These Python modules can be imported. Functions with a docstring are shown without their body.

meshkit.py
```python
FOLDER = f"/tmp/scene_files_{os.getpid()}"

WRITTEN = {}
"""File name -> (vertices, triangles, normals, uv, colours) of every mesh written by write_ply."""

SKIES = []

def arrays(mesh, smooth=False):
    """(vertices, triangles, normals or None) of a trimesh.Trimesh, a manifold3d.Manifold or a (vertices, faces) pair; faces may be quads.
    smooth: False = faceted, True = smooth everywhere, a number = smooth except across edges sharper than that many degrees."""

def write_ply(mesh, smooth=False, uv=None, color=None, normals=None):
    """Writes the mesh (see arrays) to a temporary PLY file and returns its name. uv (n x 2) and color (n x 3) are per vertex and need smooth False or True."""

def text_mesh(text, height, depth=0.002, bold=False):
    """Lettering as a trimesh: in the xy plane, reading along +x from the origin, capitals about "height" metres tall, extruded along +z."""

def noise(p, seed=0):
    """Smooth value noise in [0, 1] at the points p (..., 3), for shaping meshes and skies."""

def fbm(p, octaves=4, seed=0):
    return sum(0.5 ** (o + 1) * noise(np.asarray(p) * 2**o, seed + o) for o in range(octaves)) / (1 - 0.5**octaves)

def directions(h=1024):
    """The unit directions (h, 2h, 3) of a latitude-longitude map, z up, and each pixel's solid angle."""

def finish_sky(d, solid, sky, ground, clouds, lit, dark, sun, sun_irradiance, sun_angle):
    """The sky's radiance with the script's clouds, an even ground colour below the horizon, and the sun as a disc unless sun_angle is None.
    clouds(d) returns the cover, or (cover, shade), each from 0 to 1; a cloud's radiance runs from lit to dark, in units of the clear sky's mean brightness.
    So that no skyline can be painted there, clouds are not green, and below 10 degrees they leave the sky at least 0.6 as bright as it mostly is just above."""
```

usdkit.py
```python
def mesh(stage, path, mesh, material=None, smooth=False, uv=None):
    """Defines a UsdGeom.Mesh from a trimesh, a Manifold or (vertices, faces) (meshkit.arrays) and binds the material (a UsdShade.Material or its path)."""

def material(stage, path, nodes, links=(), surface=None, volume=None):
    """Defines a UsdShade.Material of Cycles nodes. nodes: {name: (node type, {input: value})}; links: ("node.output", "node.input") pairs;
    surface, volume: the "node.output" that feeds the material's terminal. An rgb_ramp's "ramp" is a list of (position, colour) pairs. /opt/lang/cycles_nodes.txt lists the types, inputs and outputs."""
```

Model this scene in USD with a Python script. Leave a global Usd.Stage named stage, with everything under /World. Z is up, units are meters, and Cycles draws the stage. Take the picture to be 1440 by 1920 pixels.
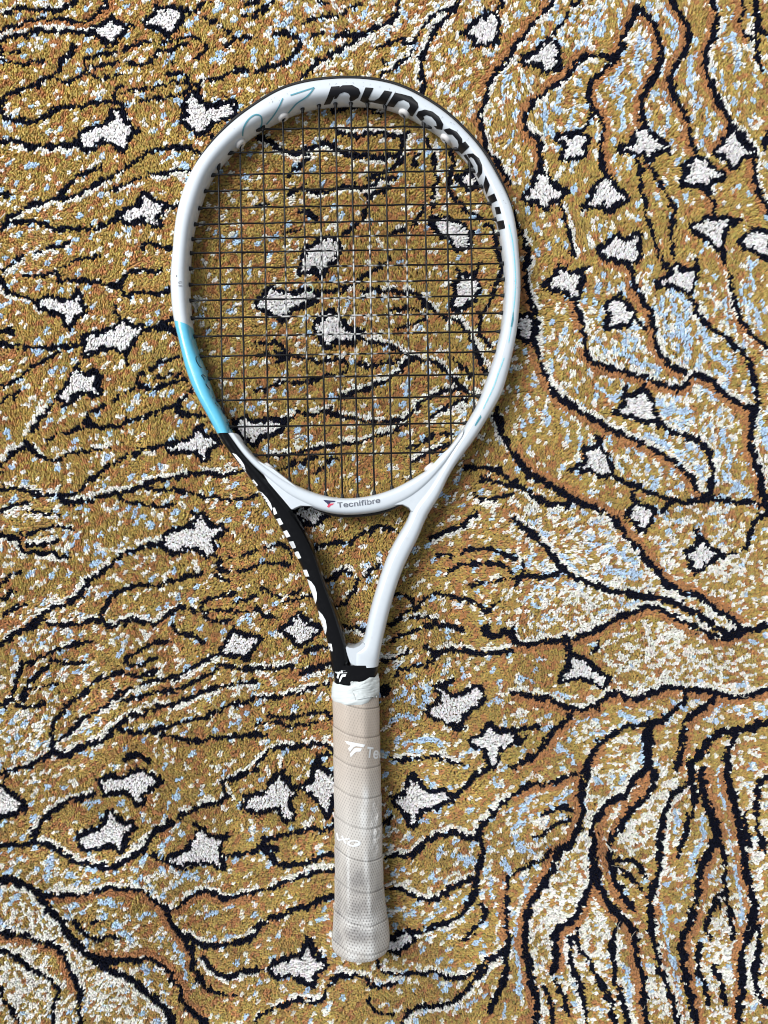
import math
import numpy as np
import trimesh
import shapely
import shapely.ops, shapely.affinity
from shapely.geometry import Polygon, LineString, Point
from scipy.spatial import cKDTree
from scipy.interpolate import LinearNDInterpolator
from scipy.ndimage import gaussian_filter1d
from pxr import Usd, UsdGeom, UsdLux, UsdShade, Sdf, Gf, Vt
import usdkit, meshkit

stage = Usd.Stage.CreateInMemory()
UsdGeom.SetStageUpAxis(stage, UsdGeom.Tokens.z)
UsdGeom.SetStageMetersPerUnit(stage, 1.0)
UsdGeom.Xform.Define(stage, "/World")
UsdGeom.Scope.Define(stage, "/World/Looks")
RNG = np.random.default_rng(7)

# ---------------------------------------------------------------- camera: straight down from 0.62 m above the rug
CAM_H = 0.62
UNIT = 2370.0                       # drawing units per metre on the rug (1440 x 1920 units are in view)
cam = UsdGeom.Camera.Define(stage, "/World/camera")
cam.AddTranslateOp().Set(Gf.Vec3d(0, 0, CAM_H))
cam.CreateHorizontalApertureAttr(24.0)
cam.CreateVerticalApertureAttr(32.0)
cam.CreateFocalLengthAttr(24.0 * CAM_H / (1440.0 / UNIT))
cam.CreateClippingRangeAttr(Gf.Vec2f(0.01, 50))
cam.CreateExposureAttr(-0.18)

# ---------------------------------------------------------------- light: a broad window up to the left, dim room all round
dome = UsdLux.DomeLight.Define(stage, "/World/room_light")
usdkit.material(stage, "/World/Looks/room", {"bg": ("background_shader", {"color": (0.86, 0.93, 1.0), "strength": 0.44})}, [], surface="bg.background")
UsdShade.MaterialBindingAPI.Apply(dome.GetPrim()).Bind(UsdShade.Material.Get(stage, "/World/Looks/room"))

def aim(prim, pos, target):
    m = Gf.Matrix4d().SetLookAt(Gf.Vec3d(*pos), Gf.Vec3d(*target), Gf.Vec3d(0, 0, 1)).GetInverse()
    UsdGeom.Xformable(prim).AddTransformOp().Set(m)

window = UsdLux.RectLight.Define(stage, "/World/window_light")
window.CreateWidthAttr(1.4)
window.CreateHeightAttr(1.4)
window.CreateIntensityAttr(19.0)
window.CreateColorAttr(Gf.Vec3f(0.985, 0.995, 1.0))
aim(window, (-1.35, 0.95, 1.9), (0, 0, 0))

# ---------------------------------------------------------------- helpers
def P(px, py, z):
    """The point at height z that stands over drawing point (px, py) as seen from the camera's station."""
    k = (CAM_H - np.asarray(z, float)) / CAM_H
    return np.stack(np.broadcast_arrays((np.asarray(px, float) - 720) / UNIT * k, (960 - np.asarray(py, float)) / UNIT * k, np.asarray(z, float)), -1)

def D(p):
    """The inverse of P."""
    p = np.asarray(p, float)
    k = CAM_H / (CAM_H - p[..., 2])
    return np.stack([720 + p[..., 0] * UNIT * k, 960 - p[..., 1] * UNIT * k], -1)

taken = {}
def free(path):
    n = taken.get(path, 0)
    taken[path] = n + 1
    return path if n == 0 else f"{path}_{n:03d}"

def tag(prim, label=None, cat=None, group=None, kind=None):
    for k, v in (("label", label), ("category", cat), ("group", group), ("kind", kind)):
        if v:
            prim.SetCustomDataByKey(k, v)
    return prim

def thing(name, label, cat, loc=(0, 0, 0), **more):
    x = UsdGeom.Xform.Define(stage, free("/World/" + name))
    if any(loc):
        x.AddTranslateOp().Set(Gf.Vec3d(*loc))
    return tag(x.GetPrim(), label, cat, **more)

def put(name, mesh, mat, parent, smooth=False, colors=None, uv=None):
    path = free(str(parent.GetPath()) + "/" + name)
    m = usdkit.mesh(stage, path, mesh, MATS[mat], smooth=smooth, uv=uv)
    if colors is not None:
        UsdGeom.PrimvarsAPI(m).CreatePrimvar("tone", Sdf.ValueTypeNames.Color3fArray, "vertex").Set(Vt.Vec3fArray.FromNumpy(np.asarray(colors, np.float32)))
    return m.GetPrim()

def spline(pts, n, closed=False):
    """n points evenly spaced on a smooth curve through pts."""
    from scipy.interpolate import PchipInterpolator, CubicSpline
    p = np.asarray(pts, float)
    if closed:
        p = np.vstack([p, p[:1]])
    d = np.r_[0, np.cumsum(np.linalg.norm(np.diff(p, axis=0), axis=1))]
    c = CubicSpline(d, p, bc_type="periodic" if closed else "natural") if len(p) > 2 else (lambda t: p[0] + (p[1] - p[0]) * (np.asarray(t) / d[-1])[:, None])
    q = c(np.linspace(0, d[-1], 6 * n))
    e = np.r_[0, np.cumsum(np.linalg.norm(np.diff(q, axis=0), axis=1))]
    t = np.linspace(0, e[-1], n)
    return np.stack([np.interp(t, e, q[:, k]) for k in range(q.shape[1])], -1)

def polyres(pts, step):
    p = np.asarray(pts, float)
    d = np.r_[0, np.cumsum(np.linalg.norm(np.diff(p, axis=0), axis=1))]
    t = np.arange(0, d[-1] + step, step).clip(max=d[-1])
    return np.stack([np.interp(t, d, p[:, k]) for k in range(p.shape[1])], -1)

# ---------------------------------------------------------------- looks
MATS = {}
def plain(name, color, rough=0.5, **more):
    MATS[name] = usdkit.material(stage, "/World/Looks/" + name, {"p": ("principled_bsdf", {"base_color": color, "roughness": rough, **more})}, [], surface="p.BSDF")

def toned(name, rough, **more):
    MATS[name] = usdkit.material(stage, "/World/Looks/" + name, {"a": ("attribute", {"attribute": "tone"}), "p": ("principled_bsdf", {"roughness": rough, **more})},
                                 [("a.color", "p.base_color")], surface="p.BSDF")

toned("wool", 0.9, specular_ior_level=0.15, sheen_weight=0.15, sheen_roughness=0.5)
toned("dark_wool", 0.95, specular_ior_level=0.05)
plain("fibre", (0.62, 0.56, 0.44), 0.7)
plain("jute", (0.16, 0.11, 0.06), 0.95)
def paint(name, color, spot, rough, spec=0.5, coat=0.5):
    MATS[name] = usdkit.material(stage, "/World/Looks/" + name, {
        "g": ("geometry", {}), "n": ("noise_texture", {"scale": 90.0, "detail": 4.0, "roughness": 0.6}), "r": ("rgb_ramp", {"ramp": [(0.0, color), (0.62, color), (0.74, spot), (1.0, spot)]}),
        "n2": ("noise_texture", {"scale": 260.0, "detail": 3.0}), "m": ("map_range", {"from_min": 0.35, "from_max": 0.7, "to_min": rough, "to_max": rough + 0.14}),
        "p": ("principled_bsdf", {"coat_weight": coat, "coat_roughness": 0.12, "specular_ior_level": spec})},
        [("g.position", "n.vector"), ("n.fac", "r.fac"), ("r.color", "p.base_color"), ("g.position", "n2.vector"), ("n2.fac", "m.value"), ("m.result", "p.roughness")], surface="p.BSDF")
paint("white_paint", (0.565, 0.605, 0.645), (0.52, 0.55, 0.58), 0.24)
paint("blue_paint", (0.10, 0.45, 0.64), (0.095, 0.43, 0.61), 0.2)
paint("black_paint", (0.004, 0.004, 0.005), (0.005, 0.005, 0.006), 0.12, spec=0.22, coat=0.0)
plain("black_plastic", (0.008, 0.008, 0.009), 0.5, specular_ior_level=0.3)
plain("white_plastic", (0.62, 0.60, 0.59), 0.35)
plain("black_print", (0.006, 0.006, 0.008), 0.4, specular_ior_level=0.3)
plain("white_print", (0.78, 0.79, 0.80), 0.35)
plain("teal_print", (0.07, 0.26, 0.33), 0.35)
plain("pale_teal_print", (0.22, 0.62, 0.70), 0.35)
plain("navy_print", (0.02, 0.02, 0.07), 0.35)
plain("red_print", (0.62, 0.05, 0.10), 0.35)
plain("grey_print", (0.30, 0.31, 0.34), 0.5)
plain("grey_blue_print", (0.10, 0.11, 0.14), 0.4)
toned("string", 0.30, specular_ior_level=0.18)
MATS["tape"] = usdkit.material(stage, "/World/Looks/tape", {
    "g": ("geometry", {}), "n": ("noise_texture", {"scale": 420.0, "detail": 3.0}), "b": ("bump", {"strength": 0.35, "distance": 0.0006}),
    "p": ("principled_bsdf", {"base_color": (0.60, 0.635, 0.63), "roughness": 0.42})}, [("g.position", "n.vector"), ("n.fac", "b.height"), ("b.normal", "p.normal")], surface="p.BSDF")

def math_node(op, a=None, b=None):
    return ("math", {"math_type": op, **({"value1": a} if a is not None else {}), **({"value2": b} if b is not None else {})})
# the overgrip: a punched lattice of dots (three cosines over the wrapped strip's own coordinates) in a worn, stained strip
KU, KV = 2 * math.pi / 0.0021, 2 * math.pi / 0.0022
MATS["overgrip"] = usdkit.material(stage, "/World/Looks/overgrip", {
    "a": ("attribute", {"attribute": "tone"}), "s": ("attribute", {"attribute": "strip"}), "x": ("separate_xyz", {}),
    "u": math_node("multiply", b=KU), "v": math_node("multiply", b=KV / 2),
    "cu": math_node("cosine"), "cv": math_node("cosine"), "pr": math_node("multiply"),
    "dots": ("map_range", {"from_min": 0.25, "from_max": 0.8, "to_min": 0.0, "to_max": 1.0, "clamp": True}),
    "amt": math_node("multiply"), "mx": ("mix_color", {"blend_type": "multiply", "b": (0.42, 0.40, 0.39)}),
    "inv": math_node("multiply", b=-1.0), "b": ("bump", {"strength": 0.5, "distance": 0.0004}),
    "p": ("principled_bsdf", {"roughness": 0.48})},
    [("a.color", "mx.a"), ("s.vector", "x.vector"), ("x.x", "u.value1"), ("x.y", "v.value1"), ("u.value", "cu.value1"), ("v.value", "cv.value1"),
     ("cu.value", "pr.value1"), ("cv.value", "pr.value2"), ("pr.value", "dots.value"), ("dots.result", "amt.value1"), ("x.z", "amt.value2"),
     ("amt.value", "mx.fac"), ("mx.result", "p.base_color"), ("dots.result", "inv.value1"), ("inv.value", "b.height"), ("b.normal", "p.normal")], surface="p.BSDF")
plain("pale_green", (0.55, 0.72, 0.55), 0.5)
FINE = 0.00150                      # pitch of the pile in view, metres
# ---------------------------------------------------------------- the rug's woven drawing
# Blocks of 480 units; coordinates inside a block run 0..1440 (three per unit). "width points | side" where a side
# such as wN or rS says that a white or rust thread runs along that side of the dark line.
BLOCKS = {
(0, 0): """
25 0,80 60,65 150,45 200,45 280,55 370,40 410,10 440,0 | wN
24 0,155 60,150 120,130 200,110 300,105 390,110 450,125 500,100 530,70 590,40 600,0 | rS
28 0,225 80,200 160,190 220,170 330,175 420,180 480,190 560,195 | wN
22 680,150 735,145
26 880,30 870,80
22 800,125 860,150 930,190
24 1040,60 1090,65 1120,30 1170,5 | wN
22 1140,100 1180,120 1240,150 1290,185
24 1270,250 1310,220 1370,205 1440,210
22 1370,90 1440,85
20 1380,25 1440,12
22 0,230 10,330 60,355 130,355 250,345
20 10,310 50,300 110,295
30 420,265 370,310 330,350 320,400 290,430 210,470 130,500 60,520 20,540 10,600 20,650 80,670 150,690 190,685 270,640 340,605 400,600 480,590 560,570 640,570
34 320,400 290,430 250,450
24 320,400 330,450 440,430 480,400
22 480,400 470,370 500,330 560,310 640,295
20 480,390 540,380 600,360 660,345
22 480,410 540,440 600,435 690,420
24 690,290 740,255 800,240 860,240
22 690,350 740,355 790,360 850,350 870,310 930,280 1000,260 1060,240
24 900,250 960,235 1030,215 1090,210 1140,230 1150,280 1080,330
22 950,350 1030,350
26 640,565 630,530 660,490 690,480
20 680,530 720,515 800,500 860,490 940,470 1000,460 1050,470
28 940,420 1000,410 1040,430 1060,490 1030,520
24 1090,470 1160,450 1200,440 1260,430 1320,400 1390,395
18 760,570 850,560 950,540 1020,525
22 650,570 690,600 700,640
24 720,730 775,735
30 0,800 60,795 120,805 170,830 230,825 310,820 380,815 440,800 | wS
26 1120,500 1110,560
22 1280,550 1310,590
22 1100,730 1180,765
26 330,1090 370,1040 420,1000 480,970 560,945
26 670,970 730,920 790,880 850,850 920,835 1000,825 1080,840 1130,860
28 10,1280 40,1230 100,1190 180,1150 270,1125 330,1115 400,1110 460,1085 520,1040 580,1010 660,970 | wS
18 600,1080 650,1060 720,1030 780,1010 830,985 900,985 960,965 1080,955 | wS
30 0,1300 40,1260 100,1250 180,1240 260,1270 330,1285 430,1285 540,1275 620,1250 680,1230
26 800,1080 810,1130
24 900,1140 940,1150 1000,1150 1050,1110
24 880,1240 900,1290
26 0,1090 40,1095
24 180,1420 250,1400 330,1385 390,1360 | wS
26 790,1400 830,1370 880,1380 1000,1400
""",
(480, 0): """
26 0,70 60,30 100,0
20 340,20 400,15
22 280,120 330,110 400,85 480,75 530,45 600,15
32 110,190 180,185 240,215 220,290 180,340 100,370 40,385 0,405
28 250,430 300,390 360,340 420,305 480,270 540,240 590,200 640,170 720,130 780,90 810,0 | wE
44 450,205 520,195 590,195
24 320,210 380,190
24 700,430 760,390 830,340 880,280 900,200 950,150 990,90 1060,60 1120,20 1150,0 | wW
24 680,270 740,240 800,225 870,240
26 710,350 730,350
34 930,520 935,450 930,360 950,270 990,200 1040,130 1080,90 1130,30 | wW
26 1350,60 1370,30 1385,0
26 1350,130 1360,200 1340,250
24 1150,180 1200,180
24 1290,60 1290,110
30 1440,300 1390,350 1340,410 1300,500 1290,580 1260,640 1280,730 1290,800 1320,880 1370,940 1430,1040 | wE rW
34 0,770 60,790 150,845 300,840 380,800 440,830 520,870 600,880 680,890 740,880 790,880 830,780 860,740 | wS
30 440,620 520,600 600,600 700,650
30 460,740 540,760 640,750 800,770 | wN
28 960,780 990,850 1000,950 1010,1010 1000,1080 990,1180 1000,1270 1040,1330 | wE
30 900,860 880,930
30 1100,850 1110,920 1090,1000 1090,1080 1150,1150 1190,1190 1260,1230 1330,1290 1350,1400 1370,1440
28 300,890 240,930 180,990
28 640,1000 740,960 790,930 830,880
26 180,1100 250,1060 350,1080 500,1050 620,1050 700,1010 780,1000 | wS
40 620,1110 690,1090 740,1060
28 580,1250 610,1200 650,1110
34 240,1200 300,1200 330,1240
22 0,1160 80,1140
24 150,1310 240,1290
26 480,1320 540,1290 580,1250
26 750,1330 830,1290 890,1250 940,1180
""",
(960, 0): """
28 0,280 40,230 100,150 160,90 210,40 220,0 | rW wE
28 380,0 330,50 290,110 240,190
26 240,230 260,300 270,390
32 700,30 690,90 650,150 620,230 590,300 500,310 380,340 330,400 270,460 170,530 110,590 80,650 90,740 140,780 160,880 165,960 | rW wE
52 620,250 580,320 540,330
28 590,330 530,370 470,430 430,500 440,590 490,640 510,750 500,840 510,930 540,1000 | rE
24 450,640 420,700 380,730 300,740
34 700,10 720,50 780,110 820,180 840,270 830,370 780,460 740,540 730,620 740,710 | rW
32 900,10 950,80 990,150 990,230 970,300 920,360 900,430 910,530 950,610 990,680 1000,780 1030,860 | rW
30 1120,0 1140,60 1140,170 1110,260 1090,360 1110,450 1150,540 1190,620 1230,700 1210,760 1150,850 | rW wE
28 1230,700 1290,760 1350,830 1370,900 1370,1000 1390,1080 1430,1150 1440,1190 | wE rW
26 1290,0 1300,60 1280,110 1310,180 1340,215 | rW
44 1370,20 1375,90 1390,140
34 1370,130 1380,220 1380,310 1400,390 | wW
40 1390,160 1440,200
24 600,860 650,845
24 870,830 890,870
30 240,1120 290,1190 310,1270 330,1340 350,1440 | wE
26 700,870 720,960 720,1040 740,1130 760,1230 800,1330 820,1440
28 780,910 820,1010 880,1110 910,1200 900,1320 910,1440
28 1090,1060 1130,1130 1130,1220 | rW
26 1230,1240 1280,1240
28 1180,1380 1190,1440
28 0,1200 30,1270 60,1350 90,1440 | wE
30 1440,740 1425,830
""",
(0, 480): """
26 0,80 40,60 80,30 120,0 | wS
26 0,120 20,180 60,210 130,235 200,265 240,300 | wS
22 130,120 200,105 290,95 330,75 390,40 470,15 560,5
28 320,100 330,130 400,140 480,145 530,150 600,165 650,170 690,130 720,90 800,80 900,80
26 680,170 680,210 740,215 820,205 900,210 960,190
26 430,200 450,240
34 0,420 65,425
30 0,490 60,505 130,515 220,520 280,520 350,510 400,505 480,490
40 660,330 670,380
24 640,280 650,320
30 700,540 710,610
30 790,420 850,410 900,390 980,345
36 880,415 930,400 990,445
22 0,740 60,705 140,660 200,610 270,580 320,545
24 0,830 60,790 110,770
30 430,610 420,650
40 530,650 545,750
26 330,800 290,840 230,910 180,970 150,1040 120,1080 50,1130 10,1190 0,1220 | wW
36 140,1050 180,1100
26 170,1080 230,1140 290,1155 340,1140 | wN
20 360,1130 420,1110 500,1100 620,1085 | wN
24 280,1040 330,1000 400,990 460,970 500,940 490,890 560,860 610,825 660,800
26 480,940 520,960 590,970 660,960 720,930 800,910 870,880 950,855 1010,830 1050,790 1070,760
30 990,850 1000,880 1050,890 1130,900
30 800,655 770,690 790,740 850,750 920,735 960,720 1040,700
24 870,690 930,680 1010,660
24 850,640 890,600 960,590 1010,570
20 700,770 760,740
30 1130,950 1130,1000
30 1200,1010 1240,1060
24 750,1130 790,1090 860,1080 940,1070
26 320,1350 400,1340 460,1310 500,1270 560,1220 620,1180 690,1140 710,1120
32 0,1320 70,1310 150,1330 220,1345 300,1350 350,1380 420,1390 500,1380 560,1360 640,1340 700,1330 760,1310 830,1280 900,1260 980,1250 1060,1235 1150,1225 1250,1235 1370,1215 | wN
26 660,1350 740,1390 820,1400 900,1410 980,1400
22 820,1310 900,1320 980,1325 1060,1340 1150,1355 1250,1370 1330,1370 1440,1350
28 0,1430 60,1405 150,1395 | wS
""",
(480, 480): """
30 330,220 370,200
30 100,300 150,370
28 430,290 460,350 530,410 600,425
26 590,470 680,490 760,510 830,550 880,570 950,590 1020,600 1060,650 1110,700 1140,750 | wN
28 860,580 830,620 780,670 720,710 650,740 570,770 460,795 | wN
26 370,200 450,190 540,165 620,110 700,60 750,20
28 600,200 680,190 760,200 870,215 930,240 970,290 1060,340 1130,370 1190,430 1230,500 1260,580 1290,660 | wE
24 760,310 830,295 900,310 960,340 860,390 800,410
30 1250,50 1240,110
30 1140,80 1140,150
28 1370,20 1370,90 1340,180 1310,260 1260,330 1260,420 1290,480 1350,520
26 0,490 70,490 140,510 160,560 110,600
24 0,560 150,560 260,580 400,590 490,590 510,640 440,670 360,690 260,710 150,720 60,740 0,760
30 140,950 230,890 320,890 400,880 470,900 560,920 640,940 720,940 800,930 860,900 920,840 990,790 1060,760 1140,750 1200,770 1260,800 | wN
22 560,610 650,620 760,600 830,590
22 70,1130 240,1110 370,1080 480,1060 600,1040 700,1010 790,980 850,950 | wN
26 130,1220 180,1180 260,1160 340,1130
28 330,1220 390,1180 450,1140
26 990,900 1050,860 1120,830 1180,810 | wS
26 850,1090 930,1050 1000,1010 1100,1000
26 890,1150 960,1110 1060,1070 1090,1060 | wN
28 1100,580 1150,620 1200,670
44 1140,700 1150,750
40 1350,860 1360,900 1390,1000 1430,1080 | wW
34 1180,1190 1250,1190 1340,1200 1410,1240
34 1260,1260 1340,1270 1440,1300
28 1240,1350 1290,1370 1370,1360 1440,1340 | wS
""",
(960, 480): """
34 80,-40 85,0 75,80 85,180 105,260 130,320 130,420 140,520 160,620 200,700 250,780 330,840 420,900 520,960 620,1010 720,1050 800,1090 880,1140 950,1190 1010,1250 1050,1330 1120,1370 | wE rW
34 20,340 60,330
30 30,470 90,490
28 270,40 280,90
24 400,80 430,70
24 165,165 220,170
34 350,250 370,320 400,400 410,480 420,560 470,600 570,640 660,660 750,690 830,720 900,740 960,740 1000,680 1080,680 1150,730 1210,790 1290,840 1370,870 | wN rS
28 620,210 610,250
28 700,370 750,410
34 520,0 600,40 670,70 690,150 730,240 780,320 800,410 810,500 850,570 920,630 970,650 | wE rW
30 920,30 920,70
30 1040,30 1030,100 1000,220
26 850,0 880,80 920,110
34 1010,240 1040,310 1100,390 1180,440 1250,500 1310,560 1340,640 1370,720 1380,800 1370,870
32 1190,0 1220,90 1240,200 1270,310 1310,400 1370,470 1440,520 | rW wW
30 1405,0 1440,20
40 1360,850 1350,960 1350,1050 1370,1150 1400,1240 1410,1330 1430,1400 | rW wE
34 640,740 650,790
34 740,740 760,790
40 800,900 830,950 880,980 960,1010 1040,1040 1100,1100 1130,1180 1130,1290 1120,1370 | wN
50 1120,1250 1120,1350
32 490,1030 490,1090
28 330,1210 400,1200
36 540,1210 560,1230 640,1270 720,1310 800,1340 880,1370 980,1390 1120,1370 1250,1380 1340,1390 1440,1420
50 0,1100 30,1150 90,1220 170,1270 260,1320 340,1370 400,1400 480,1430 | rN
34 0,1270 80,1320 160,1370 240,1400 330,1400 | wS
32 680,1340 700,1420
30 900,1390 860,1440
""",
(0, 960): """
28 130,0 240,8 330,10 | wS
22 210,100 280,85 350,85 410,95
22 100,150 160,120 210,105
34 0,140 60,145 110,180 130,220 200,235 280,240 380,255 | wS
20 150,190 240,185 320,165 | wN
32 1090,10 1110,50
28 1240,100 1295,100
28 910,175 820,195 740,220 660,260 600,320 520,380 460,440 420,490 360,520 280,550 220,590 160,640 90,690 0,750 | wN
60 230,600 150,660
28 260,630 350,640 440,630 540,610 610,650 680,630 750,610 830,630 900,610 960,570 1020,550 1080,560 | wN
28 550,590 590,540 630,470 700,440 780,410 860,420 940,400 1020,375 1130,350
28 970,640 1020,690 1080,710 1150,740
22 1300,250 1380,240 1440,220
34 1230,270 1220,310 1290,340
28 1210,370 1280,390
24 1330,330 1400,320 1440,300
24 0,410 40,370 110,340
24 0,500 40,470 80,440
26 20,580 70,550 140,515
26 1320,650 1330,690
26 1120,540 1160,500 1230,480 1310,460
24 1130,560 1160,600 1230,620 1290,600
18 1150,560 1250,560 1440,560
22 1330,510 1440,480
26 1250,780 1230,790 1170,830 1100,870 1030,910 950,940 870,950 780,970 720,1000 650,1040 590,1090 530,1130 470,1160 420,1210 360,1260 290,1330 | wS
24 130,860 200,830 290,790 350,770 440,745 510,735
28 130,870 100,930 80,1000 50,1050 0,1090
22 270,840 380,850 480,850
28 260,880 200,920 150,1000 120,1060
20 170,1000 250,985 320,970
30 60,1060 100,1090 180,1100 240,1080
26 940,735 880,740 800,770 750,800 700,840 740,870 830,840 880,820
26 480,1020 500,990 540,945 600,930 700,910 780,930 870,900
30 290,1330 290,1260 300,1190 350,1130 390,1080 440,1040 490,990
34 140,1440 230,1395 290,1360 370,1370 430,1340 520,1310 590,1270 640,1220 690,1180 740,1150 800,1140 860,1110 940,1100 | wN
26 940,1100 1010,1070 1080,1040 1150,1010 1230,990 1320,970 1440,960 | wS
34 650,1220 720,1240 820,1250 900,1220
26 900,1220 1000,1200 1100,1170 1200,1140 1280,1100 1330,1080 1440,1060
26 680,1070 760,1050 860,1020 960,1010 1050,980 1130,940 1190,900 1250,870 1330,880 1440,890
32 910,1260 970,1270 1040,1290 1100,1295 1180,1275 1260,1270 1350,1265 1440,1250
36 700,1390 770,1370 830,1400
""",
(480, 960): """
22 30,440 80,460 130,480
24 160,510 240,490 330,480
20 180,460 260,440
26 0,550 60,580 110,600
22 30,300 100,290 190,300
26 50,210 130,190 200,250
30 0,710 40,720
26 270,800 330,770 400,760
24 0,890 110,880 200,870 | wN
38 250,920 310,890 390,870 430,850 | wS
22 0,1060 80,1050 190,1030 300,1000 400,970 | wN
24 60,1150 180,1160 270,1140 400,1140 430,1150
22 0,1210 80,1190 200,1210 350,1180 420,1160
26 0,1270 60,1260
28 0,1420 60,1360 130,1330 220,1330 300,1310 420,1330 | wN
36 340,1430 370,1370 420,1360
30 330,210 400,180 500,175 570,140 650,110 720,90 790,110
26 400,390 450,360 520,340 570,370 650,340 710,300 | wN
28 470,530 520,490 560,430 570,380
30 500,650 560,660 600,670 | wS
30 980,150 1040,120 1110,90 1180,60 1230,10 | wE
26 1000,260 1050,240 1100,250 1150,230 1250,210 1330,220 1440,250
26 1060,360 1100,320 1180,300 1280,290 1380,300 1430,350
24 1200,410 1290,400 1390,380
26 760,640 850,570 920,530 970,480 1060,470 1150,490 1230,510 1290,560 1360,500
26 770,460 840,470 880,500 900,540
28 770,720 850,690 930,660 1010,640 1100,650 1180,670
22 870,600 960,600 1020,610 | wN
38 1290,650 1300,690 1360,690 1440,680
26 700,840 780,830 850,790 | wN
34 960,760 1000,800 1050,785 1150,785 1250,795 1440,790 | wN
24 780,920 830,890 920,870 990,850 1010,810
44 720,1020 740,990
34 1040,990 1110,960
24 740,1380 800,1400 880,1390 960,1390 1040,1380 1100,1410 1150,1430 | wN
""",
(960, 960): """
38 0,40 60,90 130,150 190,210 240,270 280,330 360,370 430,400 500,430 580,450 650,460 760,480 850,490 920,520 1000,560 1080,600 1140,650 1200,680 1290,680 1440,640 | wN
32 0,380 60,360 140,370 220,360 280,330
28 30,410 40,380
28 0,250 40,270 60,330
36 490,0 560,30 620,110 680,170 740,250 800,330 860,400 960,450 1070,490 1150,550 1220,590 1280,650 | wW rE
34 1040,110 1050,160
32 1150,240 1240,240 1310,210 1340,130 1380,50 1440,10
34 0,690 20,740 80,750 150,740 220,730 290,715 360,710 430,690 510,650 570,610 650,580 720,555 790,540 870,570 960,620 1050,660 1130,700 1220,710 1300,690 | wN rS
24 770,470 900,500 990,540 1060,600 1140,660
34 310,740 330,800
34 490,730 460,800
36 0,1030 60,1025 140,1050 220,1060 280,1090 340,1110 430,1110 490,1080 560,1030 640,1040 720,1050 800,1020 880,990 950,1000 1080,1010 1140,1020 1200,1040 1290,1050 1370,1020 1440,1000 | wN rS
38 340,1110 330,1150 270,1200 220,1250 180,1320 110,1380 0,1440 | rE
30 0,1240 80,1220 160,1210
26 40,1300 80,1280
34 480,1310 540,1270 620,1220 720,1200 800,1190 880,1150 950,1090 980,1040 960,1000
36 480,1310 460,1360 420,1440 | rE
60 770,1190 765,1260 770,1330 770,1440
40 1140,1020 1110,1080 1030,1130 980,1180 960,1270 950,1340 920,1440 | rE
50 1440,1190 1370,1210 1300,1230 1210,1240 1140,1270 1090,1330 1040,1390 990,1440
42 1260,1260 1230,1320 1210,1400 1220,1440 | wE
""",
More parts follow.
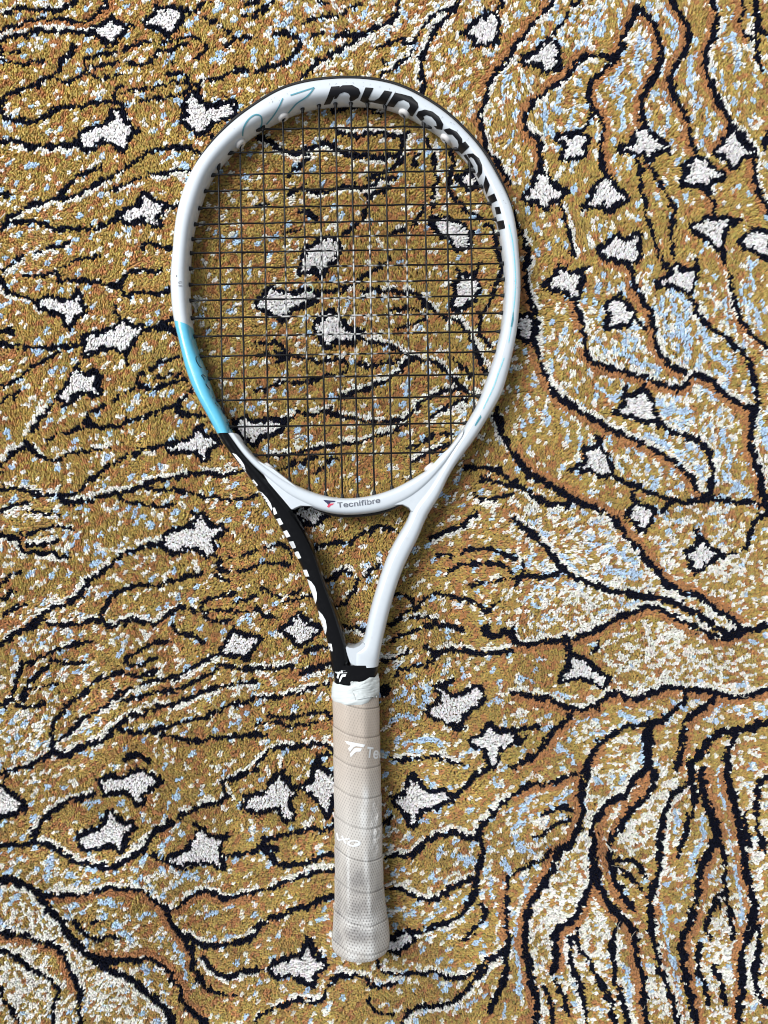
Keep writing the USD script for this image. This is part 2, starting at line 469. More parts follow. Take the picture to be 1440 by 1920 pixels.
(0, 1440): """
24 0,30 60,20 140,0
30 30,50 20,100 60,160 130,200 130,250
26 760,0 770,40
26 900,40 910,90
30 520,145 440,180 370,200 300,250 240,290 200,340 170,400 | wW
52 200,360 170,420
32 170,430 290,450 340,480 420,530 500,545 590,560 660,550 730,510 800,470 850,400 910,350 960,320 | wN
28 0,440 60,440 170,430
28 430,380 440,450
26 880,350 960,310
32 1010,270 1080,250 1140,210 1230,200 1270,160 1250,100 1310,70 1380,40 1440,10 | wN
34 1390,160 1380,200
36 1090,330 1150,350
30 1240,420 1280,390
26 850,490 890,520 950,540
30 1270,500 1360,490 1440,470
46 0,640 60,640 110,660 180,690 230,740 290,820 340,880 390,960 450,1020 530,1090 620,1150 700,1180 780,1230 860,1310 930,1370 970,1440 | wW
28 230,740 310,720 400,720 490,710 560,690 640,685 710,690 790,700 850,740 900,790 970,810 1020,770 1070,730 1160,700 1230,720 1290,740 1370,720 1440,710 | wN rS
40 930,790 960,860 1000,930 1050,990 1080,1060 1090,1140 | rW
28 1090,1140 1130,1210 1200,1260 1310,1280
34 1050,950 1120,1000 1200,1010 1290,1000 1370,980 1440,930 | wN
30 1150,1080 1190,1140 1260,1180 1340,1160 1440,1150 | wS
28 410,870 450,920 540,970 600,960 680,970
20 510,880 590,870
34 0,930 80,950 160,960 240,990 320,1010 360,1080 400,1160 430,1240 440,1340 450,1440 | wN rS
32 0,1040 70,1060 140,1110 220,1160 280,1200 320,1260 300,1340 290,1440 | wE
36 530,1090 640,1090 740,1090 830,1080 900,1110 960,1180 1010,1250 1030,1330 1080,1390 1150,1430 | rN
26 0,1250 20,1320 60,1360 100,1440
""",
(480, 1440): """
28 140,0 150,50
28 180,60 210,140
28 20,400 100,400 180,380 250,365 330,350 400,350 440,300
30 0,450 60,480 110,540 180,550 280,540 360,500 430,490
46 40,430 110,460
28 0,700 70,680 150,650 220,630 300,600 440,580 | wN
32 0,910 40,870 120,840 220,800 310,780 350,750 440,730
30 290,960 290,1020
30 320,1000 380,1100
28 0,1130 60,1140
28 0,1420 60,1370 150,1340 240,1310 320,1330 390,1260 430,1200 500,1170 560,1180 620,1190 660,1240 710,1240 800,1210 | wN
36 890,30 900,80
36 1090,170 1140,140 1200,80 1260,30 1330,0
34 720,530 780,500 850,500 910,470 960,420 1020,390 1090,370 1160,380 1230,400 1270,330 1320,270 1380,210 1440,170 | wN
42 1260,390 1270,460 1260,560 1240,650 1220,730 1180,790
28 1180,790 1150,840 1050,880 960,910 880,950 820,1000 760,1040 | wS
30 710,690 800,680 860,710 920,740 1000,750 1070,710 1140,660 1220,620 | wN
28 1260,770 1290,830 1240,890 1180,960 1150,990
26 680,1090 720,1150 800,1170 900,1170 1000,1160 1090,1190 1170,1180 1240,1150 1300,1080 1380,1050 | wN
48 1430,970 1400,1050 1410,1140 1390,1220 1350,1300 1310,1360
32 1380,1050 1300,1120 1230,1200 1160,1280 1060,1340 880,1370 820,1440 | wS
28 1420,620 1410,720 1410,820 1410,960 | rW
24 620,1310 700,1380 780,1400
36 760,290 720,320
34 1080,150 1110,190
""",
(960, 1440): """
26 0,160 60,120 140,100 220,90 300,60 370,40 | rS
44 430,0 410,80 390,170 400,280 360,370 330,430 270,470 240,550 200,630 140,710 100,790 80,880 80,1000 90,1100 110,1200 140,1320 140,1440 | wE rW
28 0,600 60,570 150,530 230,480
26 170,270 240,240 310,230 350,250
24 130,400 200,360 280,310 330,300
44 760,0 690,70 640,150 540,200 490,270 460,340 460,430 450,540 460,620 420,700 390,770 350,850 280,890 240,960 250,1050 230,1140 | rE wW
40 790,0 800,90 740,180 680,240 600,350 560,420 560,520 580,620 620,720 670,790 | rW
44 480,540 490,650 530,740 600,830 670,910 700,980 700,1080 730,1180 740,1300 760,1440 | rW
34 610,870 570,970 570,1080 580,1200 620,1320 650,1440 | wE
26 580,520 660,530 730,560 750,620
26 590,560 620,580 680,630 720,680
40 1000,20 990,80 900,170 860,270 840,370 830,480 820,600 790,700 780,800 790,920 810,1020 830,1120 870,1230 910,1340 930,1440 | rE wE
40 1010,0 1030,150 1000,300 970,400 940,500
50 1070,20 1080,130 1100,230 1140,320 1150,400 1110,480 1060,580 1050,680 1030,780 1020,850 970,950 960,1050 980,1180 1000,1300 1040,1440 | rE
32 1150,400 1190,480 1200,600 1210,720 1240,860 1240,960
46 1210,20 1240,150 1270,280 1290,420 1320,560 1340,680 1370,800 1350,900 1310,1000 1290,1120 1300,1250 1280,1340 1270,1440 | rW
60 1360,800 1340,920
40 1380,900 1390,1000 1370,1150 1400,1290 1440,1330 | wW
36 1440,50 1390,100 1380,200 1370,290 1400,400 1430,480
30 1310,260 1320,340 1340,440
30 370,900 360,980 420,1070 470,1170 520,1260 560,1350 570,1440
34 330,960 330,1100 370,1200 400,1300 420,1440 | wW
34 190,1240 220,1350 230,1440
30 240,1210 290,1300 310,1390
36 1050,1000 1060,1150 1090,1260 1110,1340
30 1130,1120 1180,1220 1200,1340
26 1180,700 1130,810 1100,900 1120,980
22 1180,700 1170,800
""",
}
STARS = {
(0, 0): """520,165 600,145 625,120 650,145 690,160 660,195 625,240 580,215 560,185
830,125 880,95 890,60 930,80 965,55 1005,75 1000,110 985,130 950,170 935,185 905,160 880,130
450,770 500,740 600,710 650,680 635,640 660,635 690,690 740,740 720,770 690,835 650,800 580,780 540,800 480,830 455,800
1030,665 1060,650 1050,580 1080,535 1110,580 1150,610 1210,605 1300,585 1310,640 1250,650 1170,680 1140,740 1100,730 1060,690
670,1220 720,1190 790,1170 810,1110 850,1140 910,1155 880,1200 870,1260 820,1230 770,1225 720,1245""",
(480, 0): """1190,180 1230,150 1260,110 1300,130 1320,80 1345,100 1350,180 1340,230 1290,240 1240,240 1230,200
1150,1000 1200,975 1240,1030 1190,1045
1000,1250 1070,1230 1130,1270 1190,1310 1180,1380 1120,1390 1090,1330 1030,1300
280,1420 340,1370 400,1350 455,1375 430,1450 395,1500 360,1540 340,1490 260,1530""",
(960, 0): """70,345 140,310 200,240 240,255 245,320 240,370 190,390 160,340
265,775 300,765 330,790 380,755 410,780 400,830 400,870 340,880 290,890 320,840 310,800
620,845 700,810 690,770 740,730 790,770 830,800 870,830 800,850 770,890 740,850 680,845
970,1030 1000,970 990,930 1040,890 1080,930 1130,960 1180,990 1120,1000 1090,1050 1040,1030
1160,860 1190,810 1240,755 1270,790 1300,830 1350,860 1290,870 1250,930 1220,880
80,1120 130,1050 150,980 190,1010 230,1060 300,1085 240,1110 190,1160 140,1120
420,1160 480,1110 480,1060 530,1010 560,1050 610,1090 640,1120 580,1130 550,1180 520,1140
1020,1280 1080,1270 1110,1230 1150,1250 1230,1240 1190,1290 1170,1340 1160,1390 1120,1350 1070,1310
500,1410 560,1380 590,1340 650,1370 710,1330 700,1400 710,1450 640,1470 570,1445
1300,1370 1340,1320 1390,1300 1440,1320 1440,1440 1390,1410""",
(0, 480): """230,270 260,245 330,265 400,260 430,230 440,280 460,320 410,330 390,390 370,370 350,320 290,300
480,460 560,450 640,420 690,370 710,400 790,410 740,460 720,500 700,530 640,510 560,510 480,540
340,790 400,720 420,650 460,680 540,670 510,720 540,780 460,750 400,790 370,830
945,1080 1000,1060 1080,1050 1120,990 1150,1030 1210,1040 1160,1080 1150,1140 1110,1090 1040,1090 960,1100
1325,950 1380,930 1440,950 1530,935 1580,950 1540,985 1450,1000 1430,1050 1380,1010""",
(480, 480): """10,280 60,230 80,190 140,215 220,220 290,205 320,240 240,270 180,300 140,340 100,310
330,400 380,370 420,330 460,360 500,420 560,450 540,470 480,470 440,460 400,510 380,450
1130,160 1160,120 1220,130 1250,180 1210,240 1150,300 1110,280 1140,230""",
(960, 480): """40,360 90,340 110,400 90,470 40,450
200,160 270,120 270,80 320,110 390,95 370,140 350,230 300,190 240,180
530,280 590,250 630,270 670,330 650,370 600,380 540,390 560,340 540,310
830,150 900,120 930,60 960,100 1030,80 1010,130 990,200 930,160
590,880 650,850 640,790 700,800 750,780 780,850 800,910 740,910 680,890
390,1190 430,1150 420,1100 480,1090 520,1130 550,1210 500,1230 450,1190
660,1460 700,1400 740,1430 790,1440 770,1490 735,1540 715,1490""",
(0, 960): """940,140 1010,110 1080,95 1120,60 1130,30 1160,90 1240,100 1180,140 1200,220 1160,240 1120,200 1040,200 960,220 930,190
1250,790 1280,750 1320,680 1370,710 1440,720 1400,780 1380,810 1330,790""",
(480, 960): """150,670 200,650 235,590 280,640 350,665 290,710 245,750 210,690
220,-10 400,-10 330,60 260,40
980,1130 1060,1080 1030,1000 1060,1030 1110,1060 1200,1020 1250,1000 1270,1050 1190,1110 1150,1150 1140,1210 1100,1180 1040,1170
1220,1290 1280,1270 1310,1210 1360,1260 1440,1250 1450,1290 1360,1340 1330,1420 1290,1340""",
(960, 960): """990,230 1050,210 1070,170 1100,210 1150,240 1100,280 1030,320 1030,270
290,940 340,880 340,820 400,840 450,890 530,940 510,980 450,940 380,920""",
(0, 1440): """-40,130 0,115 30,150 110,210 60,250 0,265 -40,240
570,80 620,70 700,80 770,30 820,50 880,80 830,110 800,150 780,200 740,140 660,130 590,140
450,420 480,380 560,360 600,320 620,265 660,310 740,340 690,380 670,460 620,420 540,440 470,450
960,520 1060,490 1090,440 1130,365 1170,410 1240,410 1210,460 1240,560 1190,520 1120,520 1020,550
1375,225 1430,180 1500,150 1540,100 1575,60 1590,110 1650,140 1620,190 1640,280 1610,280 1580,210 1500,220 1440,255""",
(480, 1440): """270,110 330,80 330,10 380,30 430,60 430,130 400,260 370,200 330,150
90,1130 150,1100 240,1080 290,1020 310,1080 370,1120 320,1150 310,1220 250,1180 180,1160 110,1170
790,180 850,170 870,70 920,110 960,160 1040,140 1080,180 990,210 920,230 880,320 860,250 820,220
740,1020 780,970 850,935 875,965 810,1025""",
}
# pale blue threads: block, width, points
BLUES = {
(960, 0): """60 180,40 120,150 60,250
50 480,60 430,160 330,200
40 500,20 480,200
40 720,190 700,300 720,420 690,560
60 620,350 560,460
50 590,470 620,600 610,740
40 490,560 550,680
40 860,60 920,140 950,230
36 850,510 890,620
46 990,340 1000,450 1020,580
36 1240,190 1260,320 1280,390
40 190,560 180,680 190,760
40 280,480 240,620
36 350,600 320,720
36 1220,40 1240,100
34 1100,620 1110,740
30 1190,430 1180,500
30 1360,420 1400,490""",
(960, 480): """60 850,340 900,450 960,440 1010,560
60 900,260 940,380 990,500
60 1080,420 1120,560 1200,600
46 1220,560 1220,700
44 1340,40 1360,180
50 1330,220 1380,330 1410,440
46 1190,240 1210,370
50 600,420 690,480
60 600,540 720,600 840,640
44 480,460 530,540
50 480,740 590,820
60 820,820 900,870 1010,880
60 1080,760 1160,800
70 760,1000 880,1080 960,1150
60 960,1180 1060,1240
60 1180,1000 1230,1120
60 1200,1240 1300,1320
60 1400,900 1420,1060""",
(960, 960): """60 100,60 200,140
60 280,250 360,330
80 560,220 700,290
80 520,330 720,360
50 620,520 680,530
60 160,420 240,430
40 40,940 120,960
40 240,1010 320,1050
60 240,1290 330,1380
50 330,1200 480,1120
60 620,1140 700,1180
40 740,1260 730,1420
60 1100,1110 1260,1080
50 900,1060 980,1110
40 640,1090 760,1080""",
(960, 1440): """60 1160,20 1180,130 1200,230
60 1070,280 1080,400 1020,500 1010,620
50 930,240 920,360
40 1230,360 1250,500 1270,640 1290,780 1290,880
56 840,760 860,880 890,1040 920,1180 940,1300 960,1440
40 990,680 960,740
60 620,1120 660,1220 640,1320
40 300,900 300,1000
36 330,1150 370,1300 390,1440
46 20,860 20,1000 30,1120 50,1300
60 110,170 40,270
50 330,130 240,180
60 40,460 120,480
50 640,60 570,120
40 90,620 60,760""",
(0, 1440): """40 330,120 380,110
36 1000,140 930,230
50 780,260 800,300
40 960,400 900,450
60 290,510 260,640
50 560,760 680,780
50 640,880 740,980
44 980,1000 1030,1120 1040,1200
40 900,1230 930,1300
50 0,880 120,930
36 400,780 380,830
40 470,200 560,190
36 200,260 170,320""",
(480, 1440): """40 1050,450 1020,520
60 1140,520 1230,520
50 1000,600 980,640
44 1400,520 1420,600
40 1320,640 1320,740
50 1270,960 1280,1010
60 940,1380 1080,1350
40 840,820 880,800
40 1020,820 1060,790
44 1400,1340 1390,1400
40 1340,60 1360,110""",
(480, 0): """60 620,60 600,100
60 820,60 860,110
40 260,290 180,370
50 560,250 490,310
40 1400,400 1390,560
50 1020,40 960,100""",
(480, 960): """40 780,1060 850,1030
44 760,1180 850,1140
60 880,1290 1020,1290
50 1300,1090 1380,1060""",
}
# how much of the ground is white, pale blue and rust: x, y, rx, ry, white, blue, rust
ZONES = [
 (1080, 60, 110, 90, .22, .22, .15), (1190, 130, 70, 90, .20, .22, .12), (1120, 200, 130, 80, .16, .18, .12), (1320, 130, 80, 110, .12, .12, .12),
 (1150, 640, 120, 60, .25, .28, .10), (1260, 610, 80, 70, .26, .30, .10), (1290, 780, 80, 70, .30, .32, .15), (1200, 850, 90, 60, .25, .30, .12),
 (1400, 620, 40, 70, .15, .15, .12), (1330, 900, 60, 60, .35, .25, .15), (1060, 760, 70, 50, .2, .12, .2),
 (1120, 1050, 110, 60, .42, .22, .22), (1060, 1130, 110, 40, .45, .14, .30), (1350, 1060, 70, 60, .45, .02, .12), (1290, 1230, 110, 60, .48, .01, .22),
 (1330, 1330, 90, 40, .30, .18, .12), (1230, 1450, 60, 50, .5, .03, .12), (1180, 1540, 70, 60, .5, .02, .12), (1060, 1720, 70, 90, .48, .02, .14),
 (1120, 1790, 40, 70, .45, .04, .2), (1370, 1800, 60, 100, .5, .05, .15), (1410, 1600, 40, 120, .45, .04, .18), (1210, 1880, 50, 50, .5, .03, .15),
 (1000, 1540, 60, 50, .22, .22, .15), (1150, 1380, 80, 40, .25, .16, .25), (60, 1740, 70, 50, .5, .04, .08), (50, 1850, 70, 60, .5, .03, .08),
 (210, 1870, 60, 50, .48, .04, .08), (30, 1380, 60, 50, .42, .22, .12), (40, 1250, 50, 70, .2, .1, .25), (60, 1640, 90, 40, .2, .2, .1), (330, 1660, 90, 50, .14, .14, .12),
 (230, 1720, 80, 50, .14, .16, .12), (650, 60, 130, 70, .22, .10, .32), (860, 60, 120, 60, .2, .05, .34), (880, 170, 60, 60, .18, .04, .25), (1010, 350, 50, 60, .10, .03, .2),
 (900, 940, 60, 40, .22, .05, .38), (1000, 1000, 60, 60, .3, .1, .4), (900, 1120, 90, 90, .12, .04, .42), (1240, 300, 150, 150, .06, .06, .1), (760, 1400, 90, 90, .07, .10, .12),
 (650, 620, 200, 250, .07, .02, .34), (200, 1000, 150, 60, .14, .08, .26), (200, 1230, 130, 90, .15, .06, .40), (500, 1250, 90, 90, .10, .03, .34), (830, 1780, 100, 100, .08, .08, .12),
]
# ---------------------------------------------------------------- weaving the rug
def parse(text, o):
    out = []
    for line in text.strip().splitlines():
        body, _, side = line.partition("|")
        w, *pts = body.split()
        p = np.array([list(map(float, q.split(","))) for q in pts]) / 3 + o
        out.append((float(w) / 3, p, side.split()))
    return out

DIRS = {"N": (0, -1), "S": (0, 1), "E": (1, 0), "W": (-1, 0)}
dark, fringe, rusty, blues = [], [], [], []       # rows of x, y, half width
for o, text in BLOCKS.items():
    for w, p, side in parse(text, o):
        c = polyres(spline(p, max(4, int(len(p) * 5))), 1.2) if len(p) > 2 else polyres(p, 1.2)
        dark.append(np.c_[c, np.full(len(c), (w if w < 10 else 10 + 0.85 * (w - 10)) / 2)])
        for s in side:
            d = np.array(DIRS[s[1]], float)
            tang = np.gradient(c, axis=0)
            nrm = np.stack([-tang[:, 1], tang[:, 0]], -1)
            nrm /= np.linalg.norm(nrm, axis=1, keepdims=True) + 1e-9
            sg = np.sign((nrm * d).sum(1)).astype(float)
            sg = np.where(np.abs((nrm * d).sum(1)) < 0.12, 0, sg)
            if s[0] == "w":
                f = c + nrm * sg[:, None] * (w / 2 + 3.2)
                fringe.append(np.c_[f, np.where(sg == 0, -9, 3.9)])
            else:
                f = c + nrm * sg[:, None] * (w / 2 + 4.5)
                rusty.append(np.c_[f, np.where(sg == 0, -9, 6.0)])
for o, text in BLUES.items():
    for w, p, side in parse(text, o):
        c = polyres(p, 1.5)
        blues.append(np.c_[c, np.full(len(c), w / 5.4)])
stars = []
for o, text in STARS.items():
    for line in text.strip().splitlines():
        q = np.array([list(map(float, s.split(","))) for s in line.split()]) / 3 + o
        g = Polygon(q).buffer(0)
        if g.geom_type != "Polygon":
            g = max(g.geoms, key=lambda a: a.area)
        stars.append(g.buffer(0.8, join_style=1))

def field(rows, q):
    """Signed distance past the half width to the nearest drawn thread (negative inside)."""
    r = np.vstack(rows)
    t = cKDTree(r[:, :2])
    dist, idx = t.query(q, k=6, workers=-1)
    return (dist - r[idx, 2]).min(1)

def noise2(q, sx, sy, seed, ang=0.0):
    c, s = math.cos(ang), math.sin(ang)
    x, y = q[:, 0] * c + q[:, 1] * s, -q[:, 0] * s + q[:, 1] * c
    return meshkit.noise(np.c_[x / sx + 100, y / sy + 100, np.full(len(q), seed * 7.3)], seed)

def quant(v):
    r = np.empty(len(v))
    r[np.argsort(v, kind="stable")] = (np.arange(len(v)) + 0.5) / len(v)
    return r

def weave(xy, seed):
    """Yarn class (0 gold, 1 rust, 2 white, 3 blue, 4 dark, 5 star), star index and colour for tufts at xy (metres)."""
    q0 = np.c_[720 + xy[:, 0] * UNIT, 960 - xy[:, 1] * UNIT]
    q0[:, 0] = 1440 - np.abs(1440 - np.abs(q0[:, 0]) % 2880)          # the drawing repeats mirrored past its edge
    q0[:, 1] = 1920 - np.abs(1920 - np.abs(q0[:, 1]) % 3840)
    q0 = np.abs(q0)
    inside = (np.abs(xy[:, 0]) < 724 / UNIT) & (np.abs(xy[:, 1]) < 964 / UNIT)
    n = len(q0)
    jit = np.c_[noise2(q0, 5, 5, 11), noise2(q0, 5, 5, 12)] * 6.0 - 3.0 + np.c_[noise2(q0, 9, 9, 13), noise2(q0, 9, 9, 14)] * 9.0 - 4.5
    q = q0 + jit
    cls = np.zeros(n, int)
    star = np.full(n, -1)
    W, B, R = (np.full(n, v) for v in (0.085, 0.040, 0.22))
    acc = np.full(n, 0.35)
    W, B, R = W * acc, B * acc, R * acc
    for x, y, rx, ry, w, b, r in ZONES:
        g = np.exp(-((q0[:, 0] - x) / rx) ** 2 - ((q0[:, 1] - y) / ry) ** 2)
        W, B, R, acc = W + g * w, B + g * b, R + g * r, acc + g
    W, B, R = W / acc, B / acc, R / acc
    upright = (q0[:, 0] > 960) & (q0[:, 1] < 900)
    flat = (q0[:, 0] > 1000) & (q0[:, 1] > 900)
    def yarn(seed, minor, major):
        """Each tuft belongs to one of the longish yarn ends scattered over the ground; a random number for that end."""
        u = np.full(n, 0.5)
        for sel, ang in ((upright, math.pi / 2), (flat & ~upright, -0.15), (~upright & ~flat, -0.75)):
            if not sel.any():
                continue
            c_, s_ = math.cos(ang), math.sin(ang)
            p = q0[sel] + 0.35 * jit[sel]
            p = np.c_[(p[:, 0] * c_ + p[:, 1] * s_) / major, (-p[:, 0] * s_ + p[:, 1] * c_) / minor]
            r = np.random.default_rng(seed)
            lo, hi = np.floor(p.min(0)) - 2, np.ceil(p.max(0)) + 2
            gx, gy = np.meshgrid(np.arange(lo[0], hi[0]), np.arange(lo[1], hi[1]))
            sites = np.c_[gx.ravel() + 0.5 * (gy.ravel() % 2), gy.ravel()] + r.uniform(-0.42, 0.42, (gx.size, 2))
            d_, k_ = cKDTree(sites).query(p, workers=-1)
            val = r.uniform(0, 1, len(sites))[k_]
            u[sel] = np.where(d_ < 0.62, val, 0.5)
        return u
    cls[yarn(21, 8, 12) > 1 - R] = 1
    cls[yarn(23, 9, 14) > 1 - B * 1.45] = 3
    cls[yarn(22, 7.0, 10.5) > 1 - W * 1.5] = 2
    patchy = noise2(q0, 9, 9, 31)
    cls[(field(blues, q) + 3.0 * noise2(q0, 6, 6, 37) < 2.6) & (patchy > 0.26)] = 3
    cls[(field(rusty, q) < 0) & (patchy > 0.22)] = 1
    fr = field(fringe, q)
    cls[(fr < 0) & (noise2(q0, 14, 14, 33) > 0.27)] = 2
    fuzz = np.random.default_rng(seed + 9).normal(0, 0.9, n)
    dk = field(dark, q) + fuzz
    cls[dk < -0.25 + 3.6 * (noise2(q0, 15, 15, 35) - 0.5) - 20 * np.clip(noise2(q0, 13, 13, 36) - 0.74, 0, 1)] = 4
    pts = shapely.points(q + 0.9 * np.random.default_rng(seed + 8).normal(0, 1, q.shape))
    tree = shapely.STRtree(pts)
    for k, g in enumerate(stars):
        rim = g.buffer(20).buffer(-10.5).union(g.buffer(7.2, join_style=2, mitre_limit=2.4))
        i = tree.query(rim, predicate="contains")
        cls[i] = 4
    for k, g in enumerate(stars):
        i = tree.query(g, predicate="contains")
        cls[i] = 5
        star[i[inside[i]]] = k
    pal = np.array([(0.468, 0.332, 0.094), (0.47, 0.222, 0.088), (0.83, 0.80, 0.73), (0.49, 0.63, 0.80), (0.0075, 0.0085, 0.017), (0.76, 0.73, 0.72)])
    rng = np.random.default_rng(seed)
    col = pal[cls]
    gold = cls == 0
    warm = noise2(q0, 40, 40, 41)[:, None]
    col = np.where(gold[:, None], col * (1 - 0.16 * (warm - 0.5)) * np.array([1, 1, 1]), col)
    hue = rng.normal(0, 1, (n, 1))
    toward = np.clip(1.5 * (0.6 * noise2(q0, 6, 6, 43) + 0.4 * noise2(q0, 17, 17, 44) - 0.46) + rng.normal(0, 0.14, n), 0, 0.8)[:, None]
    col = np.where(gold[:, None], col * (1 - toward) + pal[1] * toward, col)
    col = np.where(gold[:, None], col * np.array([1.0, 1.0, 1.0]) + hue * np.array([-0.006, 0.020, 0.004]), col)
    col = col * np.clip(1 + rng.normal(0, 0.17, (n, 1)), 0.6, 1.4) * np.clip(1 + rng.normal(0, 0.03, (n, 3)), 0.9, 1.1)
    return cls, star, np.clip(col, 0.003, 0.93)

def tufts(xy, pitch, seed, even):
    """Cut-pile yarn ends: a three-sided stem, a slanted shoulder and a tip leaning with the pile."""
    rng = np.random.default_rng(seed)
    n = len(xy)
    lie = meshkit.fbm(np.c_[xy * 26, np.zeros(n)], 3, 5) * 5.5 + rng.normal(0, 0.45, n)        # the way the pile was last brushed
    lie = 0.95 + 0.55 * (lie - 2.75)
    d = np.c_[np.cos(lie), np.sin(lie)]
    e = np.c_[-d[:, 1], d[:, 0]]
    lean = rng.uniform(0.5, 1.3, n)[:, None] * pitch * d
    top = meshkit.fbm(np.c_[xy * 60, np.ones(n)], 3, 9) * 0.0024 - 0.0017 + meshkit.fbm(np.c_[xy * 190, np.ones(n)], 2, 19) * 0.0009 + even * rng.normal(0, 0.0003, n) * (pitch / 0.0015)
    a0 = rng.uniform(0, 2 * math.pi, n)
    v = np.empty((n, 7, 3))
    for k in range(3):
        a = a0 + k * 2 * math.pi / 3
        v[:, k, :2] = xy + 0.42 * pitch * np.c_[np.cos(a), np.sin(a)]
        v[:, k, 2] = -0.0045
        c, s = np.cos(a) * rng.uniform(0.7, 1.25, n), np.sin(a) * rng.uniform(0.7, 1.25, n)
        v[:, 3 + k, :2] = xy + 0.35 * lean + pitch * (0.95 * c[:, None] * d + 0.64 * s[:, None] * e)
        v[:, 3 + k, 2] = top - even * 0.0009 * (pitch / 0.0015) * rng.uniform(0.6, 1.4, n)
    v[:, 6, :2] = xy + lean
    v[:, 6, 2] = top
    f = np.array([[0, 1, 4], [0, 4, 3], [1, 2, 5], [1, 5, 4], [2, 0, 3], [2, 3, 5], [3, 4, 6], [4, 5, 6], [5, 3, 6]])
    return v, f

def grid(x0, x1, y0, y1, pitch, seed):
    rng = np.random.default_rng(seed)
    x, y = np.meshgrid(np.arange(x0, x1, pitch), np.arange(y0, y1, pitch * 0.9))
    x = x + (np.arange(len(x)) % 2)[:, None] * pitch / 2
    q = np.c_[x.ravel(), y.ravel()]
    return q + rng.normal(0, pitch * 0.2, q.shape)

rug = thing("rug", "ochre wool rug with winding black lines and white star shapes", "rug")
RX, RY = 0.56, 0.68
back = trimesh.creation.box((2 * RX, 2 * RY, 0.003))
back.apply_translation((0, 0, -0.0065))
put("backing", back, "jute", rug)

def lay(parent, name, xy, pitch, seed, split):
    cls, star, col = weave(xy, seed + 1)
    v, f = tufts(xy, pitch, seed, np.where(cls == 5, 0.45, np.where((cls == 2) | (cls == 3), 0.7, 1.0)))    # the undyed yarn is fluffier
    def emit(label, sel, kind=None, text=None):
        i = np.nonzero(sel)[0]
        if len(i) == 0:
            return
        m = trimesh.Trimesh(v[i].reshape(-1, 3), (f[None] + 7 * np.arange(len(i))[:, None, None]).reshape(-1, 3), process=False)
        p = put(label, m, "dark_wool" if "dark" in label else "wool", parent, colors=np.repeat(col[i], 7, 0))
        tag(p, text, None, None, kind)
    if split:
        for k in range(len(stars)):
            emit("star_motif", star == k)
        emit("dark_contour_pile", cls == 4, "stuff", "black wool pile drawing the winding lines and star outlines")
        emit("ochre_pile", (cls < 4) | ((cls == 5) & (star < 0)), "stuff", "ochre wool pile flecked with rust, white and pale blue")
    else:
        emit("border_pile", cls >= 0, "stuff")

fine = grid(-0.325, 0.325, -0.425, 0.425, FINE, 3)
lay(rug, "pile", fine, FINE, 4, True)
wide = grid(-RX, RX, -RY, RY, 0.0036, 5)
wide = wide[(np.abs(wide[:, 0]) > 0.325) | (np.abs(wide[:, 1]) > 0.425)]
lay(rug, "pile", wide, 0.0036, 6, False)

# stray fibres shed on the pile
rng = np.random.default_rng(77)
strands = []
for _ in range(70):
    c = np.array([rng.uniform(-0.31, 0.31), rng.uniform(-0.41, 0.41)])
    a, bend, ln = rng.uniform(0, 2 * math.pi), rng.normal(0, 1.6), rng.uniform(0.005, 0.016)
    t = np.linspace(0, 1, 9)
    ang = a + bend * t
    p = c + np.cumsum(np.c_[np.cos(ang), np.sin(ang)], 0) * ln / 9
    p3 = np.c_[p, 0.0004 + 0.0012 * np.sin(t * math.pi) * rng.uniform(0.3, 1)]
    e = np.c_[-np.sin(ang), np.cos(ang), np.zeros(9)]
    ring = np.stack([p3 + 0.00011 * e, p3 + np.array([0, 0, 0.00016]), p3 - 0.00011 * e], 1)
    idx = np.arange(8)[:, None] * 3 + np.arange(3)[None]
    nx = np.arange(8)[:, None] * 3 + (np.arange(3)[None] + 1) % 3
    strands.append(trimesh.Trimesh(ring.reshape(-1, 3), np.vstack([np.c_[idx.ravel(), nx.ravel(), nx.ravel() + 3], np.c_[idx.ravel(), nx.ravel() + 3, idx.ravel() + 3]]), process=False))
tag(put("loose_fibres", trimesh.util.concatenate(strands), "fibre", rug), kind="stuff")
# ---------------------------------------------------------------- the racket
racket = thing("tennis_racket", "white tennis racket with blue side band, black shaft and worn beige grip", "tennis racket")
ZC, HZ = 0.0125, 0.0120            # the beam's middle height and half depth
OUTER = [(625, 1287), (623, 1262), (620, 1235), (616, 1210), (608, 1183), (590, 1127), (570, 1073), (547, 1027), (510, 962), (480, 912), (463, 888), (430, 846), (408, 813), (390, 780), (370, 743),
         (350, 693), (337, 640), (328, 603), (323, 563), (322, 513), (325, 480), (329, 433), (340, 377), (364, 320), (394, 277), (431, 237), (480, 199), (523, 173), (580, 156), (640, 150), (693, 152),
         (747, 164), (797, 188), (839, 217), (878, 254), (910, 293), (937, 340), (956, 383), (967, 430), (973, 490), (975, 530), (973, 580), (967, 630), (959, 670), (951, 704), (940, 738), (917, 780), (890, 823),
         (857, 868), (838, 900), (821, 935), (803, 964), (786, 1003), (763, 1050), (746, 1093), (732, 1140), (720, 1190), (713, 1225), (710, 1247)]
